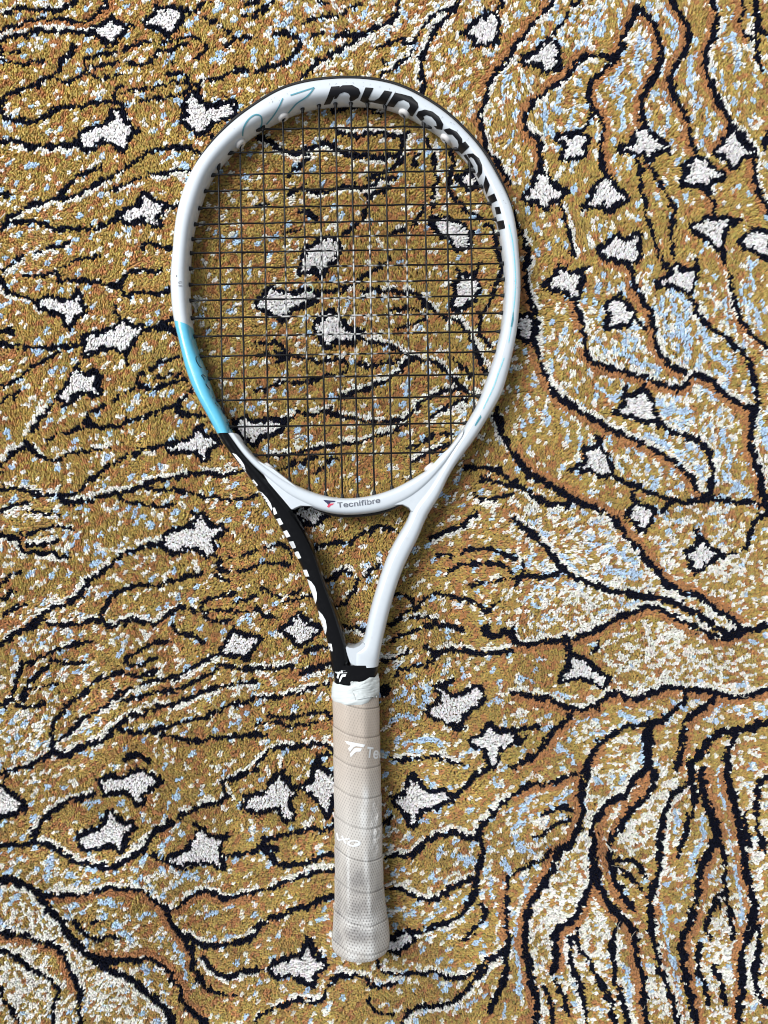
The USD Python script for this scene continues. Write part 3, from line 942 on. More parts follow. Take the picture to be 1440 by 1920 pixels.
INNER = [(653, 1287), (653, 1250), (654, 1222), (651, 1204), (643, 1178), (630, 1138), (613, 1092), (597, 1043), (577, 1000), (549, 958), (533, 938), (517, 918), (493, 891), (472, 868), (450, 842), (437, 815), (424, 783),
         (403, 743), (387, 697), (370, 652), (361, 610), (357, 563), (356, 520), (358, 480), (362, 443), (377, 383), (400, 329), (433, 288), (478, 250), (513, 230), (563, 208), (613, 198), (663, 196),
         (713, 200), (747, 209), (790, 231), (827, 255), (857, 282), (880, 308), (903, 350), (920, 385), (935, 437), (941, 477), (944, 500), (945, 547), (940, 605), (930, 655), (913, 708), (890, 766), (867, 805),
         (842, 846), (815, 893), (792, 926), (773, 950), (764, 972), (747, 1002), (727, 1041), (710, 1088), (697, 1131), (687, 1174), (681, 1197), (671, 1209), (658, 1214), (655, 1228), (657, 1247)]
B_UP = [(424, 783), (447, 815), (480, 857), (513, 883), (547, 905), (580, 920), (613, 930), (647, 934), (680, 932), (713, 925), (747, 912), (780, 894), (807, 876), (840, 841), (867, 805)]
B_LOW = [(420, 800), (437, 823), (455, 848), (485, 881), (517, 909), (542, 929), (567, 943), (600, 957), (640, 965), (680, 964), (720, 957), (750, 946), (775, 932), (805, 905), (835, 868), (862, 830)]

def pair(outer, inner, n, zo=0.0145, zi=0.0105, smooth=2.0):
    o, i = spline(outer, n), spline(inner, n * 4)
    o, i = P(o[:, 0], o[:, 1], zo)[:, :2], P(i[:, 0], i[:, 1], zi)[:, :2]
    # walk both edges together: nearest inner point, never going back
    d = np.linalg.norm(o[:, None] - i[None], axis=2)
    k = d.argmin(1)
    k[0], k[-1] = 0, len(i) - 1
    k = np.maximum.accumulate(k)
    k = np.minimum.accumulate(k[::-1])[::-1]
    j = gaussian_filter1d(k.astype(float), smooth, mode="nearest")
    j[0], j[-1] = 0, len(i) - 1
    q = np.stack([np.interp(j, np.arange(len(i)), i[:, c]) for c in (0, 1)], -1)
    return o, q

def beam(o, q, zc=ZC, hz=HZ, power=2.15, m=40, caps=True):
    """A closed tube between the two edges o and q with a super-ellipse section; returns vertices (n, m, 3) and a mesh."""
    n = len(o)
    c, h = (o + q) / 2, (o - q) / 2
    a = np.arange(m) / m * 2 * math.pi
    ca, sa = np.sign(np.cos(a)) * np.abs(np.cos(a)) ** (2 / power), np.sign(np.sin(a)) * np.abs(np.sin(a)) ** (2 / power)
    zc, hz = np.broadcast_to(zc, n), np.broadcast_to(hz, n)
    v = np.empty((n, m, 3))
    v[:, :, :2] = c[:, None] + h[:, None] * ca[None, :, None]
    v[:, :, 2] = zc[:, None] + hz[:, None] * sa[None]
    return v, skin(v, caps)

def skin(v, caps=True, close=True):
    n, m = v.shape[:2]
    i = np.arange(n - 1)[:, None] * m
    j = np.arange(m if close else m - 1)[None]
    k = (j + 1) % m
    quads = np.stack([i + j, i + k, i + m + k, i + m + j], -1).reshape(-1, 4)
    f = np.vstack([quads[:, [0, 1, 2]], quads[:, [0, 2, 3]]])
    w = v.reshape(-1, 3)
    if caps:
        f = np.vstack([f, np.c_[np.full(m, n * m), (np.arange(m) + 1) % m, np.arange(m)], np.c_[np.full(m, n * m + 1), (n - 1) * m + np.arange(m), (n - 1) * m + (np.arange(m) + 1) % m]])
        w = np.vstack([w, v[0].mean(0), v[-1].mean(0)])
    t = trimesh.Trimesh(w, f, process=False)
    if t.volume < 0:
        t.invert()
    return t

o, q = pair(OUTER, INNER, 420)
od = D(np.c_[o, np.full(len(o), 0.0145)])
ks, ke = (int(np.linalg.norm(od - s, axis=1).argmin()) for s in ((370, 312), (962, 400)))
o[ks:ke] += (q - o)[ks:ke] * 0.075 * np.clip(np.minimum(np.arange(ke - ks), np.arange(ke - ks)[::-1]) / 14, 0, 1)[:, None]   # the bumper sits in a shallow step
ringv, hoop = beam(o, q, power=2.8)
od = D(np.c_[o, np.full(len(o), 0.0145)])
def station(px, py, lo=0, hi=None):
    hi = hi or len(od)
    return lo + int(np.linalg.norm(od[lo:hi] - (px, py), axis=1).argmin())

def cut(mesh, a, b, keep):
    """Keep the side of the upright plane through drawing points a, b on which keep lies."""
    A, B, K = (P(*p, 0.018) for p in (a, b, keep))
    n = np.array([-(B - A)[1], (B - A)[0], 0])
    n *= np.sign(n @ (K - A))
    return trimesh.intersections.slice_mesh_plane(mesh, n, A)

k_blue0, k_blue1 = station(408, 813, 0, 220), station(328, 603, 0, 220)
lower = skin(ringv[station(622, 1256, 0, 60) : k_blue0 + 16])
middle = skin(ringv[k_blue0 - 16 : k_blue1 + 16], caps=False)
put("black_shaft", cut(lower, (405, 814), (445, 812), (480, 900)), "black_paint", racket, smooth=40)
put("blue_band", cut(cut(middle, (405, 814), (445, 812), (380, 700)), (328, 603), (361, 613), (380, 700)), "blue_paint", racket, smooth=40)
start = cut(skin(ringv[k_blue1 - 16 : k_blue1 + 30], caps=False), (328, 603), (361, 613), (340, 500))
whole = trimesh.util.concatenate([start, skin(ringv[k_blue1 + 29 :], caps=False)])
whole.merge_vertices(digits_vertex=7)
put("head_frame", whole, "white_paint", racket, smooth=40)
bo, bq = pair(B_LOW, B_UP, 200, zo=0.0115, zi=0.0115)
bridgev, bridge = beam(bo, bq, hz=0.0120, power=3.2)
bridge = trimesh.util.concatenate([cut(skin(bridgev[:60], caps=False), (405, 814), (445, 813), (480, 900)), skin(bridgev[59:], caps=False)])
bridge.merge_vertices(digits_vertex=7)
put("throat_bridge", bridge, "white_paint", racket, smooth=40)

def web(poly, zlo, zhi):
    g = Polygon([tuple(P(*p, 0.016)[:2]) for p in poly]).buffer(-0.0012).buffer(0.0012)
    layers, zs, ins = [], (zlo, zlo + 0.002, (zlo + zhi) / 2, zhi - 0.0025, zhi - 0.0006, zhi), (0.0012, 0.0004, 0, 0.0002, 0.0006, 0.0014)
    ring = np.array(g.exterior.coords)[:-1]
    ring = np.array(polyres(np.vstack([ring, ring[:1]]), 0.0008))[:-1]
    c = ring.mean(0)
    v = np.stack([np.c_[c + (ring - c) * (1 - 30 * i), np.full(len(ring), z)] for z, i in zip(zs, ins)])
    return skin(v)
put("throat_web", web([(478, 860), (505, 905), (535, 940), (549, 957), (556, 953), (566, 949), (590, 950), (600, 935), (560, 915), (515, 880)], 0.003, 0.0228), "white_paint", racket, smooth=50)
put("throat_web", web([(868, 820), (835, 893), (800, 940), (772, 962), (766, 953), (754, 947), (735, 948), (730, 930), (785, 900), (830, 850)], 0.003, 0.0228), "white_paint", racket, smooth=50)

put("throat_web", web([(647, 1206), (655, 1211), (664, 1212), (674, 1208), (682, 1200), (690, 1215), (690, 1246), (668, 1246), (657, 1240), (652, 1226)], 0.003, 0.0236), "white_paint", racket, smooth=50)

# bumper round the crown and the strip under the bridge
c0, h0 = (o + q) / 2, (o - q) / 2
hl = np.linalg.norm(h0, axis=1, keepdims=True)
wid = 0.0021 * np.clip(np.minimum(np.arange(ke - ks) / 14, np.arange(ke - ks)[::-1] / 14), 0.02, 1)[:, None]
uo = h0[ks:ke] / hl[ks:ke]
put("bumper_guard", beam(c0[ks:ke] + h0[ks:ke] + uo * wid, c0[ks:ke] + h0[ks:ke] * 0.8, zc=0.0145, hz=0.0062, power=3)[1], "black_plastic", racket, smooth=40)
bs, be = 78, 150
hb = (bo - bq) / 2
hbl = np.linalg.norm(hb, axis=1, keepdims=True)
wb = 0.0021 * np.clip(np.minimum(np.arange(be - bs) / 18, np.arange(be - bs)[::-1] / 18), 0.02, 1)[:, None]
put("bridge_strip", beam(bo[bs:be] + (hb / hbl)[bs:be] * wb, bo[bs:be] - hb[bs:be] * 0.3, zc=0.0105, hz=0.0050, power=3)[1], "black_plastic", racket, smooth=40)

# throat cap between the shafts and the grip
def across(rows, zc, hz, power=2.6, n=30, m=48, zpx=0.014):
    r = np.asarray(rows, float)
    yy = np.linspace(r[0, 0], r[-1, 0], n)
    L, R = np.interp(yy, r[:, 0], r[:, 1]), np.interp(yy, r[:, 0], r[:, 2])
    a, b = P(R, yy, zpx)[:, :2], P(L, yy, zpx)[:, :2]
    a[:, 1] = b[:, 1] = P(L, yy, 0.023)[:, 1]
    return beam(a, b, zc=np.interp(yy, r[:, 0], zc), hz=np.interp(yy, r[:, 0], hz), power=power, m=m)
capv, capm = across([(1247.3, 621, 710.5), (1262, 624.5, 708.5), (1290, 628.5, 705.5)], [0.0125, 0.0128, 0.0136], [0.0124, 0.0124, 0.0124], power=3.0)
put("throat_cap", capm, "black_paint", racket, smooth=40)

# ---------------------------------------------------------------- grip: an octagonal handle under a spiral of worn overgrip
GRIP = np.array([(1266, 627, 707), (1300, 625, 709), (1322, 624, 710.5), (1400, 625, 712), (1440, 625.5, 713), (1540, 627, 715.5), (1620, 628, 717), (1690, 628, 720), (1720, 627, 723.5), (1745, 625.5, 727.5),
                 (1765, 623.5, 730), (1780, 623, 730.5), (1790, 624, 729), (1798, 628, 725), (1803, 636, 716)])
OCT = np.radians(np.arange(8) * 45)
def grip_point(y, phi, lift=0.0):
    """Surface of the handle at drawing row y and angle phi (0 = towards +x, 90 = up), arrays of equal shape."""
    L, R = np.interp(y, GRIP[:, 0], GRIP[:, 1]), np.interp(y, GRIP[:, 0], GRIP[:, 2])
    w = (R - L) / 2 / UNIT * (CAM_H - 0.016) / CAM_H
    ratio = np.interp(y, [1266, 1320, 1700, 1770, 1803], [0.80, 0.87, 0.885, 0.90, 0.88])
    dist = np.where(np.arange(8) % 4 == 0, 1.0, np.where(np.arange(8) % 4 == 2, 0.0, 0.955))
    s = 0
    for j, a in enumerate(OCT):
        dj = 1.0 if j % 4 == 0 else (ratio if j % 4 == 2 else 0.965 * np.sqrt((1 + ratio ** 2) / 2))
        s = s + np.clip(np.cos(phi - a) / dj, 0, None) ** 13
    r = s ** (-1 / 13)
    c = P((L + R) / 2, y, 0.016)
    c[..., 1] = P((L + R) / 2, y, np.interp(y, [1270, 1310, 1803], [0.0265, 0.0295, 0.0315]))[..., 1]
    zc = 0.0150 + np.interp(y, [1266, 1320, 1700, 1780], [-0.0010, 0.0, 0.0010, 0.0030])
    rad = w * r + lift
    return np.stack([c[..., 0] + np.cos(phi) * rad, c[..., 1], zc + np.sin(phi) * rad], -1), rad

SEAMS = np.array([1265, 1326, 1380, 1437, 1494, 1551, 1612, 1671, 1730, 1781, 1840], float)   # where each turn's edge crosses the top
NY, NP = 620, 128
yy = np.linspace(1302, 1803, NY)
phi = np.linspace(0, 2 * math.pi, NP + 1)
Y, F = np.meshgrid(yy, phi, indexing="ij")
turn = np.interp(Y, SEAMS, np.arange(len(SEAMS)))                       # whole numbers at the seams on top
turn = turn - 0.17 * np.cos(F) + 0.05 * np.cos(F) ** 2
frac = turn - np.floor(turn)
lift = 0.0006 * (1 - frac) * 0.9 + 0.00025 * (meshkit.fbm(np.stack([Y / 14, np.cos(F) * 3 + 5, np.sin(F) * 3 + 5], -1), 3, 3) - 0.5)
lift = lift - 0.00055 * np.exp(-(np.minimum(frac, 1 - frac) / 0.022) ** 2)
lump = np.exp(-((Y - 1560) / 45) ** 2 - ((F - 0.62) / 0.30) ** 2)         # the strip has bunched up on the right shoulder
lift = lift + lump * 0.0022 * (meshkit.fbm(np.stack([Y / 9, F * 6, np.zeros_like(Y)], -1), 2, 8) - 0.35)
G, rad = grip_point(Y, F, lift)
# butt: close over the end
gd = D(G)
def tone_at(Y, F):
    base = np.array([0.50, 0.425, 0.36])
    cream = np.array([0.565, 0.53, 0.49])
    grey = np.array([0.25, 0.235, 0.225])
    white = np.array([0.74, 0.73, 0.71])
    t = np.clip((Y - 1400) / 150, 0, 1)[..., None]
    c = base * (1 - t) + cream * t
    g = 0
    for y, f, ry, rf, s in ((1650, 1.6, 34, 0.75, 0.62), (1708, 1.55, 36, 0.95, 0.62), (1700, 2.6, 60, 0.25, 0.55), (1745, 1.55, 24, 0.9, 0.7), (1760, 2.7, 18, 0.5, 0.6), (1620, 1.0, 30, 0.2, 0.35), (1690, 0.55, 70, 0.3, 0.45), (1600, 2.7, 60, 0.25, 0.3)):
        g = np.maximum(g, s * np.exp(-((Y - y) / ry) ** 2 - ((F - f) / rf) ** 2))
    g = np.clip(g, 0, 0.9)
    g = g * (0.8 + 1.0 * meshkit.fbm(np.stack([Y / 9, F * 5, np.zeros_like(Y)], -1), 3, 21))
    c = c * (1 - g[..., None]) + grey * g[..., None]
    w = 0
    for y, f, ry, rf, s in ((1500, 1.15, 22, 0.16, 0.9), (1535, 1.25, 30, 0.2, 0.8), (1560, 0.75, 50, 0.3, 0.7), (1620, 1.2, 30, 0.1, 0.8), (1690, 1.13, 60, 0.07, 0.8), (1730, 1.15, 16, 0.5, 0.8), (1725, 1.9, 12, 0.5, 0.5), (1775, 1.2, 16, 0.18, 0.9), (1788, 1.85, 14, 0.18, 0.95), (1790, 1.1, 12, 0.2, 0.8), (1640, 2.02, 60, 0.07, 0.6), (1770, 1.6, 10, 0.5, 0.6), (1760, 3.0, 30, 0.4, 0.4)):
        w = np.maximum(w, s * np.exp(-((Y - y) / ry) ** 2 - ((F - f) / rf) ** 2))
    w = np.clip(w * (0.55 + 0.9 * meshkit.fbm(np.stack([Y / 10, F * 6, np.ones_like(Y)], -1), 3, 22)), 0, 1)
    c = c * (1 - w[..., None]) + white * w[..., None]
    line = np.exp(-((Y - 1728) / 45) ** 2) * np.clip(np.sin(Y * 2 * math.pi / 5.2 + 1.3 * np.sin(F * 3) - 2.6 * np.cos(F)), -0.4, 1)
    c = c * (1 - 0.20 * line[..., None])
    m = meshkit.fbm(np.stack([Y / 22, F * 3, np.full_like(Y, 2.0)], -1), 4, 23)[..., None]
    return c * (0.93 + 0.14 * m)
tone = tone_at(Y, F)
edge = np.exp(-(np.minimum(frac, 1 - frac) / 0.016) ** 2)[..., None]
tone = tone * (1 - 0.55 * edge)                                            # grime caught in the seams
strip = np.stack([F * 0.0165, (Y + 60 * (turn - np.interp(Y, SEAMS, np.arange(len(SEAMS))))) / UNIT, np.clip(0.30 + 0.55 * (Y - 1330) / 330, 0.3, 0.9)], -1)
gm = skin(G[:, :-1], caps=True)
gverts = np.vstack([G[:, :-1].reshape(-1, 3), G[0, :-1].mean(0), G[-1, :-1].mean(0)])
gtone = np.vstack([tone[:, :-1].reshape(-1, 3), tone[0].mean(0), tone[-1].mean(0)])
gstrip = np.vstack([strip[:, :-1].reshape(-1, 3), strip[0, 0], strip[-1, 0]])
gmesh = trimesh.Trimesh(gverts, gm.faces, process=False)
gp = put("overgrip", gmesh, "overgrip", racket, smooth=True, colors=gtone)
UsdGeom.PrimvarsAPI(gp).CreatePrimvar("strip", Sdf.ValueTypeNames.Float3Array, "vertex").Set(Vt.Vec3fArray.FromNumpy(gstrip.astype(np.float32)))

# white finishing tape where the overgrip ends, with the loose end folded over it
nv, nf = 30, 120
f2 = np.linspace(0, 2 * math.pi, nf + 1)[:-1]
u = np.cos(f2)
top = np.interp(u, [-1, -0.3, -0.05, 0.4, 1], [1284, 1285.5, 1282, 1277, 1267])
bot = np.interp(u, [-1, -0.4, 0.3, 0.62, 0.85, 1], [1320, 1322, 1321, 1317, 1307, 1302])
back_ = f2 > math.pi
top, bot = np.where(back_, 1280 - 4 * u, top), np.where(back_, 1316 - 6 * u, bot)
t = np.linspace(0, 1, nv)[:, None]
Yt = top[None] * (1 - t) + bot[None] * t
Ft = np.broadcast_to(f2[None], Yt.shape)
crease = meshkit.fbm(np.stack([Yt / 5 - Ft * 1.2, Ft * 1.3, np.zeros_like(Yt)], -1), 3, 31) - 0.5
T, _ = grip_point(Yt, Ft, 0.0013 + 0.0010 * crease - 0.0010 * (np.abs(2 * t - 1) ** 8))
tapem = skin(T, caps=False)
put("finishing_tape", tapem, "tape", racket, smooth=True)

# ---------------------------------------------------------------- print laid on the surfaces
def surface(meshes):
    pts = []
    for m in meshes:
        n = m.vertex_normals
        view = np.array([0, 0, CAM_H]) - m.vertices
        ok = (n * view).sum(1) / np.linalg.norm(view, axis=1) > 0.04
        pts.append(m.vertices[ok])
    p = np.vstack(pts)
    d = D(p)
    tree = cKDTree(d)
    # where sheets overlap only the uppermost counts
    near = tree.query_ball_point(d, 2.2)
    keep = np.array([p[i, 2] > p[j, 2].max() - 0.0035 for i, j in enumerate(near)])
    return LinearNDInterpolator(d[keep], p[keep, 2]), cKDTree(d[keep]), p[keep, 2]

def decal(surf, shapes, lift=0.0003, size=2.5, clip=None):
    lin, tree, zs = surf
    out = []
    for s in shapes:
        g = s if hasattr(s, "geom_type") else Polygon(s).buffer(0)
        if clip is not None:
            g = g.intersection(clip)
        for g1 in getattr(g, "geoms", [g]):
            if g1.geom_type != "Polygon" or g1.area < 0.3:
                continue
            v, f = trimesh.creation.triangulate_polygon(g1, engine="earcut")
            v, f = trimesh.remesh.subdivide_to_size(np.c_[v, np.zeros(len(v))], f, size)
            z = lin(v[:, :2])
            bad = np.isnan(z)
            if bad.any():
                z[bad] = zs[tree.query(v[bad, :2])[1]]
            w = P(v[:, 0], v[:, 1], z + lift)
            m = trimesh.Trimesh(w, f, process=False)
            if len(m.faces) and m.face_normals[:, 2].sum() < 0:
                m.invert()
            out.append(m)
    return trimesh.util.concatenate(out)

def at(zoom, o, text):
    return [tuple(np.array(list(map(float, s.split(",")))) / zoom + o) for s in text.split()]

def stroke(zoom, o, text, w):
    p = at(zoom, o, text)
    p = spline(p, 6 * len(p)) if len(p) > 2 else p
    return LineString(p).buffer(w / 2, cap_style=2)

face = surface([lower, middle, whole, bridge, capm])
hoop_in = Polygon(D(np.c_[q[station(430, 846):station(857, 868)], np.full(station(857, 868) - station(430, 846), 0.0105)]))
outline = Polygon(D(np.c_[o, np.full(len(o), 0.0145)])).buffer(-0.8)
flat_clip = outline.difference(hoop_in.buffer(1.0))
Z1, O1 = 3.6, (580, 130)
letters = ["148,117 205,113 175,165 158,205 140,235 98,240 120,195", "175,140 225,108 290,107 332,130 344,160 330,190 300,210 276,216 270,200 277,180 262,160 235,152 205,165 184,197 168,200",
           "380,122 432,127 398,200 405,212 440,212 470,195 508,143 558,152 512,240 460,230 420,222 370,225 343,212",
           "578,158 628,168 690,185 730,225 736,255 695,318 650,297 680,250 672,225 635,205 600,215 570,255 522,248",
           "750,345 722,312 735,285 780,272 830,285 875,320 903,370 895,408 860,402 840,382 862,385 855,355 825,320 790,308 768,318 775,335 760,347",
           "905,408 945,398 995,422 1030,468 1032,500 1052,487 1080,522 1020,580 1003,540 1008,510 1000,480 965,440 935,440",
           "1065,572 1105,568 1145,600 1167,650 1165,700 1140,738 1118,728 1140,690 1135,650 1110,605 1090,590 1078,600", "1042,582 1058,574 1108,658 1096,668",
           "1190,718 1217,780 1197,845 1175,785", "1200,862 1248,838 1267,885 1218,912", "1252,932 1282,928 1294,972 1263,980", "1252,1032 1310,1018 1322,1072 1268,1088"]
put("head_lettering", decal(face, [Polygon(at(Z1, O1, t)).buffer(0.9).buffer(-0.6) for t in letters], clip=flat_clip), "black_print", racket, smooth=True)
Z2, O2 = 6.545, (420, 140)
put("head_number", decal(face, [stroke(Z2, O2, "815,252 1105,158", 2.6), stroke(Z2, O2, "1108,158 1060,222 990,290 900,350 835,420 790,472", 2.6), stroke(Z2, O2, "722,288 690,360 650,440 590,530 520,612", 2.4),
                                stroke(Z2, O2, "230,757 235,680 270,590 330,520 400,490 450,510 466,560 460,620 445,662", 2.8)], clip=flat_clip, size=1.5), "teal_print", racket, smooth=True)
Z3, O3 = 8.0, (320, 590)
put("band_lettering", decal(face, [stroke(Z3, O3, s, 1.5) for s in ("425,632 385,635 385,690 420,755 455,792 475,795", "505,985 485,940 465,910 482,902 515,925 540,942", "525,1035 590,1120 650,1190 645,1225 628,1255",
                                   "665,1320 715,1375 775,1437", "865,1650 840,1610 815,1580 842,1588")], clip=flat_clip, size=1.5), "black_print", racket, smooth=True)
Z4, O4 = 6.0, (400, 800)
Z5, O5 = 6.0, (500, 1000)
side = [at(Z4, O4, s) for s in ("215,298 255,315 305,370 345,430 370,520 330,470 270,375", "432,607 452,596 500,657 478,672", "510,725 550,745 605,805 645,865 660,915 655,945 630,900 570,810",
                                "668,915 690,912 716,975 684,992", "708,1042 750,1030 784,1092 746,1110", "785,1182 826,1166 864,1232 824,1248", "852,1302 892,1288 928,1360 890,1370", "914,1416 944,1404 966,1440 930,1460")]
side += [at(Z5, O5, s) for s in ("250,98 298,88 328,158 292,170", "314,216 356,208 386,276 352,286", "403,414 450,412 476,482 430,488", "458,518 500,545 540,600 564,680 562,740 550,790 520,700 480,590",
                                 "582,872 625,915 662,980 674,1060 668,1110 655,1150 625,1060 600,960", "672,1236 730,1246 740,1324 690,1322")]
put("side_lettering", decal(face, [Polygon(s).buffer(0.3) for s in side], clip=outline.buffer(1.2), lift=0.0004, size=1.6), "white_print", racket, smooth=True)
Z6, O6 = 9.143, (600, 1230)
put("shaft_logo", decal(face, [at(Z6, O6, "243,247 476,250 462,292 350,296 335,312 310,392 285,365 302,302 266,290"), at(Z6, O6, "375,316 450,309 436,356 386,360 374,386 340,454 325,425 352,350")], size=1.5), "white_print", racket)
Z7, O7 = 3.6, (480, 840)
put("bridge_logo", decal(face, [at(Z7, O7, "454,350 538,357 530,365 503,367 490,388 478,372 466,364")], size=1.5), "navy_print", racket)
put("bridge_logo", decal(face, [at(Z7, O7, "492,376 527,373 516,385 506,387 491,403 479,396")], size=1.5), "red_print", racket)

def word(text, height, p0, p1, bend=0.0, bold=False):
    """Lettering in drawing units from p0 to p1 along the baseline."""
    m = meshkit.text_mesh(text, height, 0.001, bold)
    f = m.faces[(m.face_normals[:, 2] > 0.9)]
    v = m.vertices[:, :2]
    p0, p1 = np.array(p0, float), np.array(p1, float)
    w = v[:, 0].max()
    d = (p1 - p0) / np.linalg.norm(p1 - p0)
    k = np.linalg.norm(p1 - p0) / w
    e = np.array([d[1], -d[0]])
    x = p0 + d * (v[:, :1] * k) + e * (v[:, 1:2] + bend * (2 * v[:, :1] / w - 1) ** 2)
    return x, f

def decal_mesh(surf, x, f, lift=0.0003):
    lin, tree, zs = surf
    z = lin(x)
    bad = np.isnan(z)
    z[bad] = zs[tree.query(x[bad])[1]]
    m = trimesh.Trimesh(P(x[:, 0], x[:, 1], z + lift), f, process=False)
    if m.face_normals[:, 2].sum() < 0:
        m.invert()
    return m
x, f = word("Tecnifibre", 9.2, (632.5, 953.0), (713.5, 943.5), bend=1.6, bold=True)
put("bridge_lettering", decal_mesh(face, x, f), "grey_blue_print", racket)
# the small teal line of print down the right arm, too fine to read, and two scuffs on the left
arm = at(8, (840, 400), "915,170 945,300 968,420 990,620 1008,850 1012,1080 998,1300 978,1480") + at(8, (840, 620), "930,60 905,200 850,380 800,520 755,640 690,830 600,1020 520,1190")
arm = polyres(spline(arm, 160), 0.5)
rows = []
rng = np.random.default_rng(12)
i = 0
while i < len(arm) - 14:
    n = rng.integers(3, 10)
    skip = rng.integers(1, 3)
    if not (445 < i < 500):
        rows.append(LineString(arm[i : i + n + 1]).buffer(rng.uniform(0.7, 1.15), cap_style=2))
    i += n + skip
put("arm_print", decal(face, rows, size=1.5), "pale_teal_print", racket)
for part in (at(8, (840, 400), "975,1475 985,1490 985,1600 962,1705 938,1700 955,1600"), at(8, (840, 620), "490,1262 500,1300 455,1370 412,1432 398,1420 440,1340")):
    put("arm_mark", decal(face, [part], size=1.5), "teal_print", racket)
Z8, O8 = 10.667, (310, 440)
put("paint_chip", decal(face, [at(Z8, O8, "212,798 226,808 232,830 222,852 206,845 202,818")], size=1.5), "grey_blue_print", racket)
put("faint_number", decal(face, [stroke(Z8, O8, s, 0.9) for s in ("255,962 290,935 328,940", "262,975 325,960", "258,1022 300,1012 330,1020", "258,1022 285,1030 330,1024")], size=1.5), "grey_print", racket)

rng = np.random.default_rng(5)
specks = []
for _ in range(46):
    k = int(rng.normal((ks + ke) / 2, (ke - ks) / 4))
    if not ks - 60 < k < ke + 60:
        continue
    s_ = rng.uniform(0.05, 0.6)
    c_ = D(np.r_[c0[k] + h0[k] * s_, 0.02])
    a_ = rng.uniform(0, math.pi)
    specks.append(shapely.affinity.rotate(shapely.affinity.scale(Point(c_).buffer(1, 3), rng.uniform(0.3, 2.2) ** 1.0, rng.uniform(0.25, 0.6)), math.degrees(a_)))
tag(put("scuff_marks", decal(face, specks, size=1.5, lift=0.00025, clip=flat_clip), "grey_print", racket), kind="stuff")

gripface = surface([gmesh])
put("grip_logo", decal(gripface, [at(Z6, O6, "430,1455 778,1520 745,1566 622,1545 582,1560 512,1640 480,1590 522,1535 458,1502"), at(Z6, O6, "612,1574 722,1585 690,1640 628,1640 597,1660 525,1738 514,1672 582,1590")], size=1.5, lift=0.0004), "white_print", racket)
clip_grip = Polygon([(625.5, 1300), (710, 1300), (712.3, 1400), (714, 1500), (717, 1640), (729, 1770), (625, 1770), (629, 1640)])
x, f = word("Tecnifibre", 19, (686, 1419.5), (776, 1430), bold=True)
tri = [Polygon(x[t]) for t in f]
tec = shapely.union_all([t.buffer(0.25) for t in tri])
put("grip_lettering", decal(gripface, list(getattr(tec, "geoms", [tec])), clip=clip_grip, size=1.5, lift=0.0004), "white_print", racket)
Z9, O9 = 9.6, (600, 1440)
put("grip_lettering", decal(gripface, [stroke(Z9, O9, "300,1165 312,1225 325,1290", 3.2), stroke(Z9, O9, "325,1295 372,1290 408,1278", 2.8), stroke(Z9, O9, "392,1220 425,1285 462,1360", 3.2), stroke(Z9, O9, "415,1300 470,1278 535,1272", 2.8),
                                       Point(*(np.array((612, 1352)) / Z9 + O9)).buffer(1).exterior.buffer(0.01).envelope.centroid.buffer(1) if False else
                                       shapely.affinity.scale(Point(*(np.array((612, 1355)) / Z9 + O9)).buffer(1, 24), 12.6, 6.6).difference(shapely.affinity.scale(Point(*(np.array((612, 1355)) / Z9 + O9)).buffer(1, 24), 8.4, 3.6)),
                                       stroke(Z9, O9, "610,1375 650,1370 720,1360", 2.6)], size=1.5, lift=0.0004), "white_print", racket)
tapeface = surface([tapem])
flap = Polygon(at(Z6, O6, "520,480 545,455 565,450 575,465 700,452 830,420 985,350 1000,420 985,560 1000,690 920,700 800,715 650,752 625,748 600,690 560,590"))
fl = decal(tapeface, [flap], lift=0.0, size=2.0)
nrm = fl.vertex_normals
wob = 0.0009 + 0.0009 * (meshkit.fbm(fl.vertices * np.array([350, 900, 350]), 3, 41) - 0.3)
fl.vertices = fl.vertices + nrm * wob[:, None]
put("tape_flap", fl, "tape", racket, smooth=True)

# ---------------------------------------------------------------- strings
inner_px = np.vstack([D(np.c_[q, np.full(len(q), 0.0105)])[station(430, 846) : station(857, 868)], D(np.c_[bq, np.full(len(bq), 0.0115)])[12:-12][::-1]])
wall = Polygon(P(inner_px[:, 0], inner_px[:, 1], 0.0108)[:, :2]).buffer(0)
MAIN = [412.5, 453.5, 497, 535, 572, 603, 634, 663, 694, 727, 763, 799, 840, 884]
CROSS = [244, 287, 328, 358, 390, 420, 447.5, 474, 503, 533, 563, 596, 630.5, 668, 710, 751, 801, 855]
SM, SC = 0.0175, -0.0165
ZS = 0.0128
def hit(i, j):
    x = MAIN[i]
    for _ in range(4):
        y = CROSS[j] + SC * (x - 400) + (6.5 if False else 0) + 4.1 * 0
        x = MAIN[i] + SM * (y - 480)
    return x, y
def line_world(pa, pb):
    a, b = P(*pa, ZS)[:2], P(*pb, ZS)[:2]
    s = LineString([a, b]).intersection(wall)
    if s.geom_type != "LineString":
        s = max(s.geoms, key=lambda g: g.length)
    return np.array(s.coords)

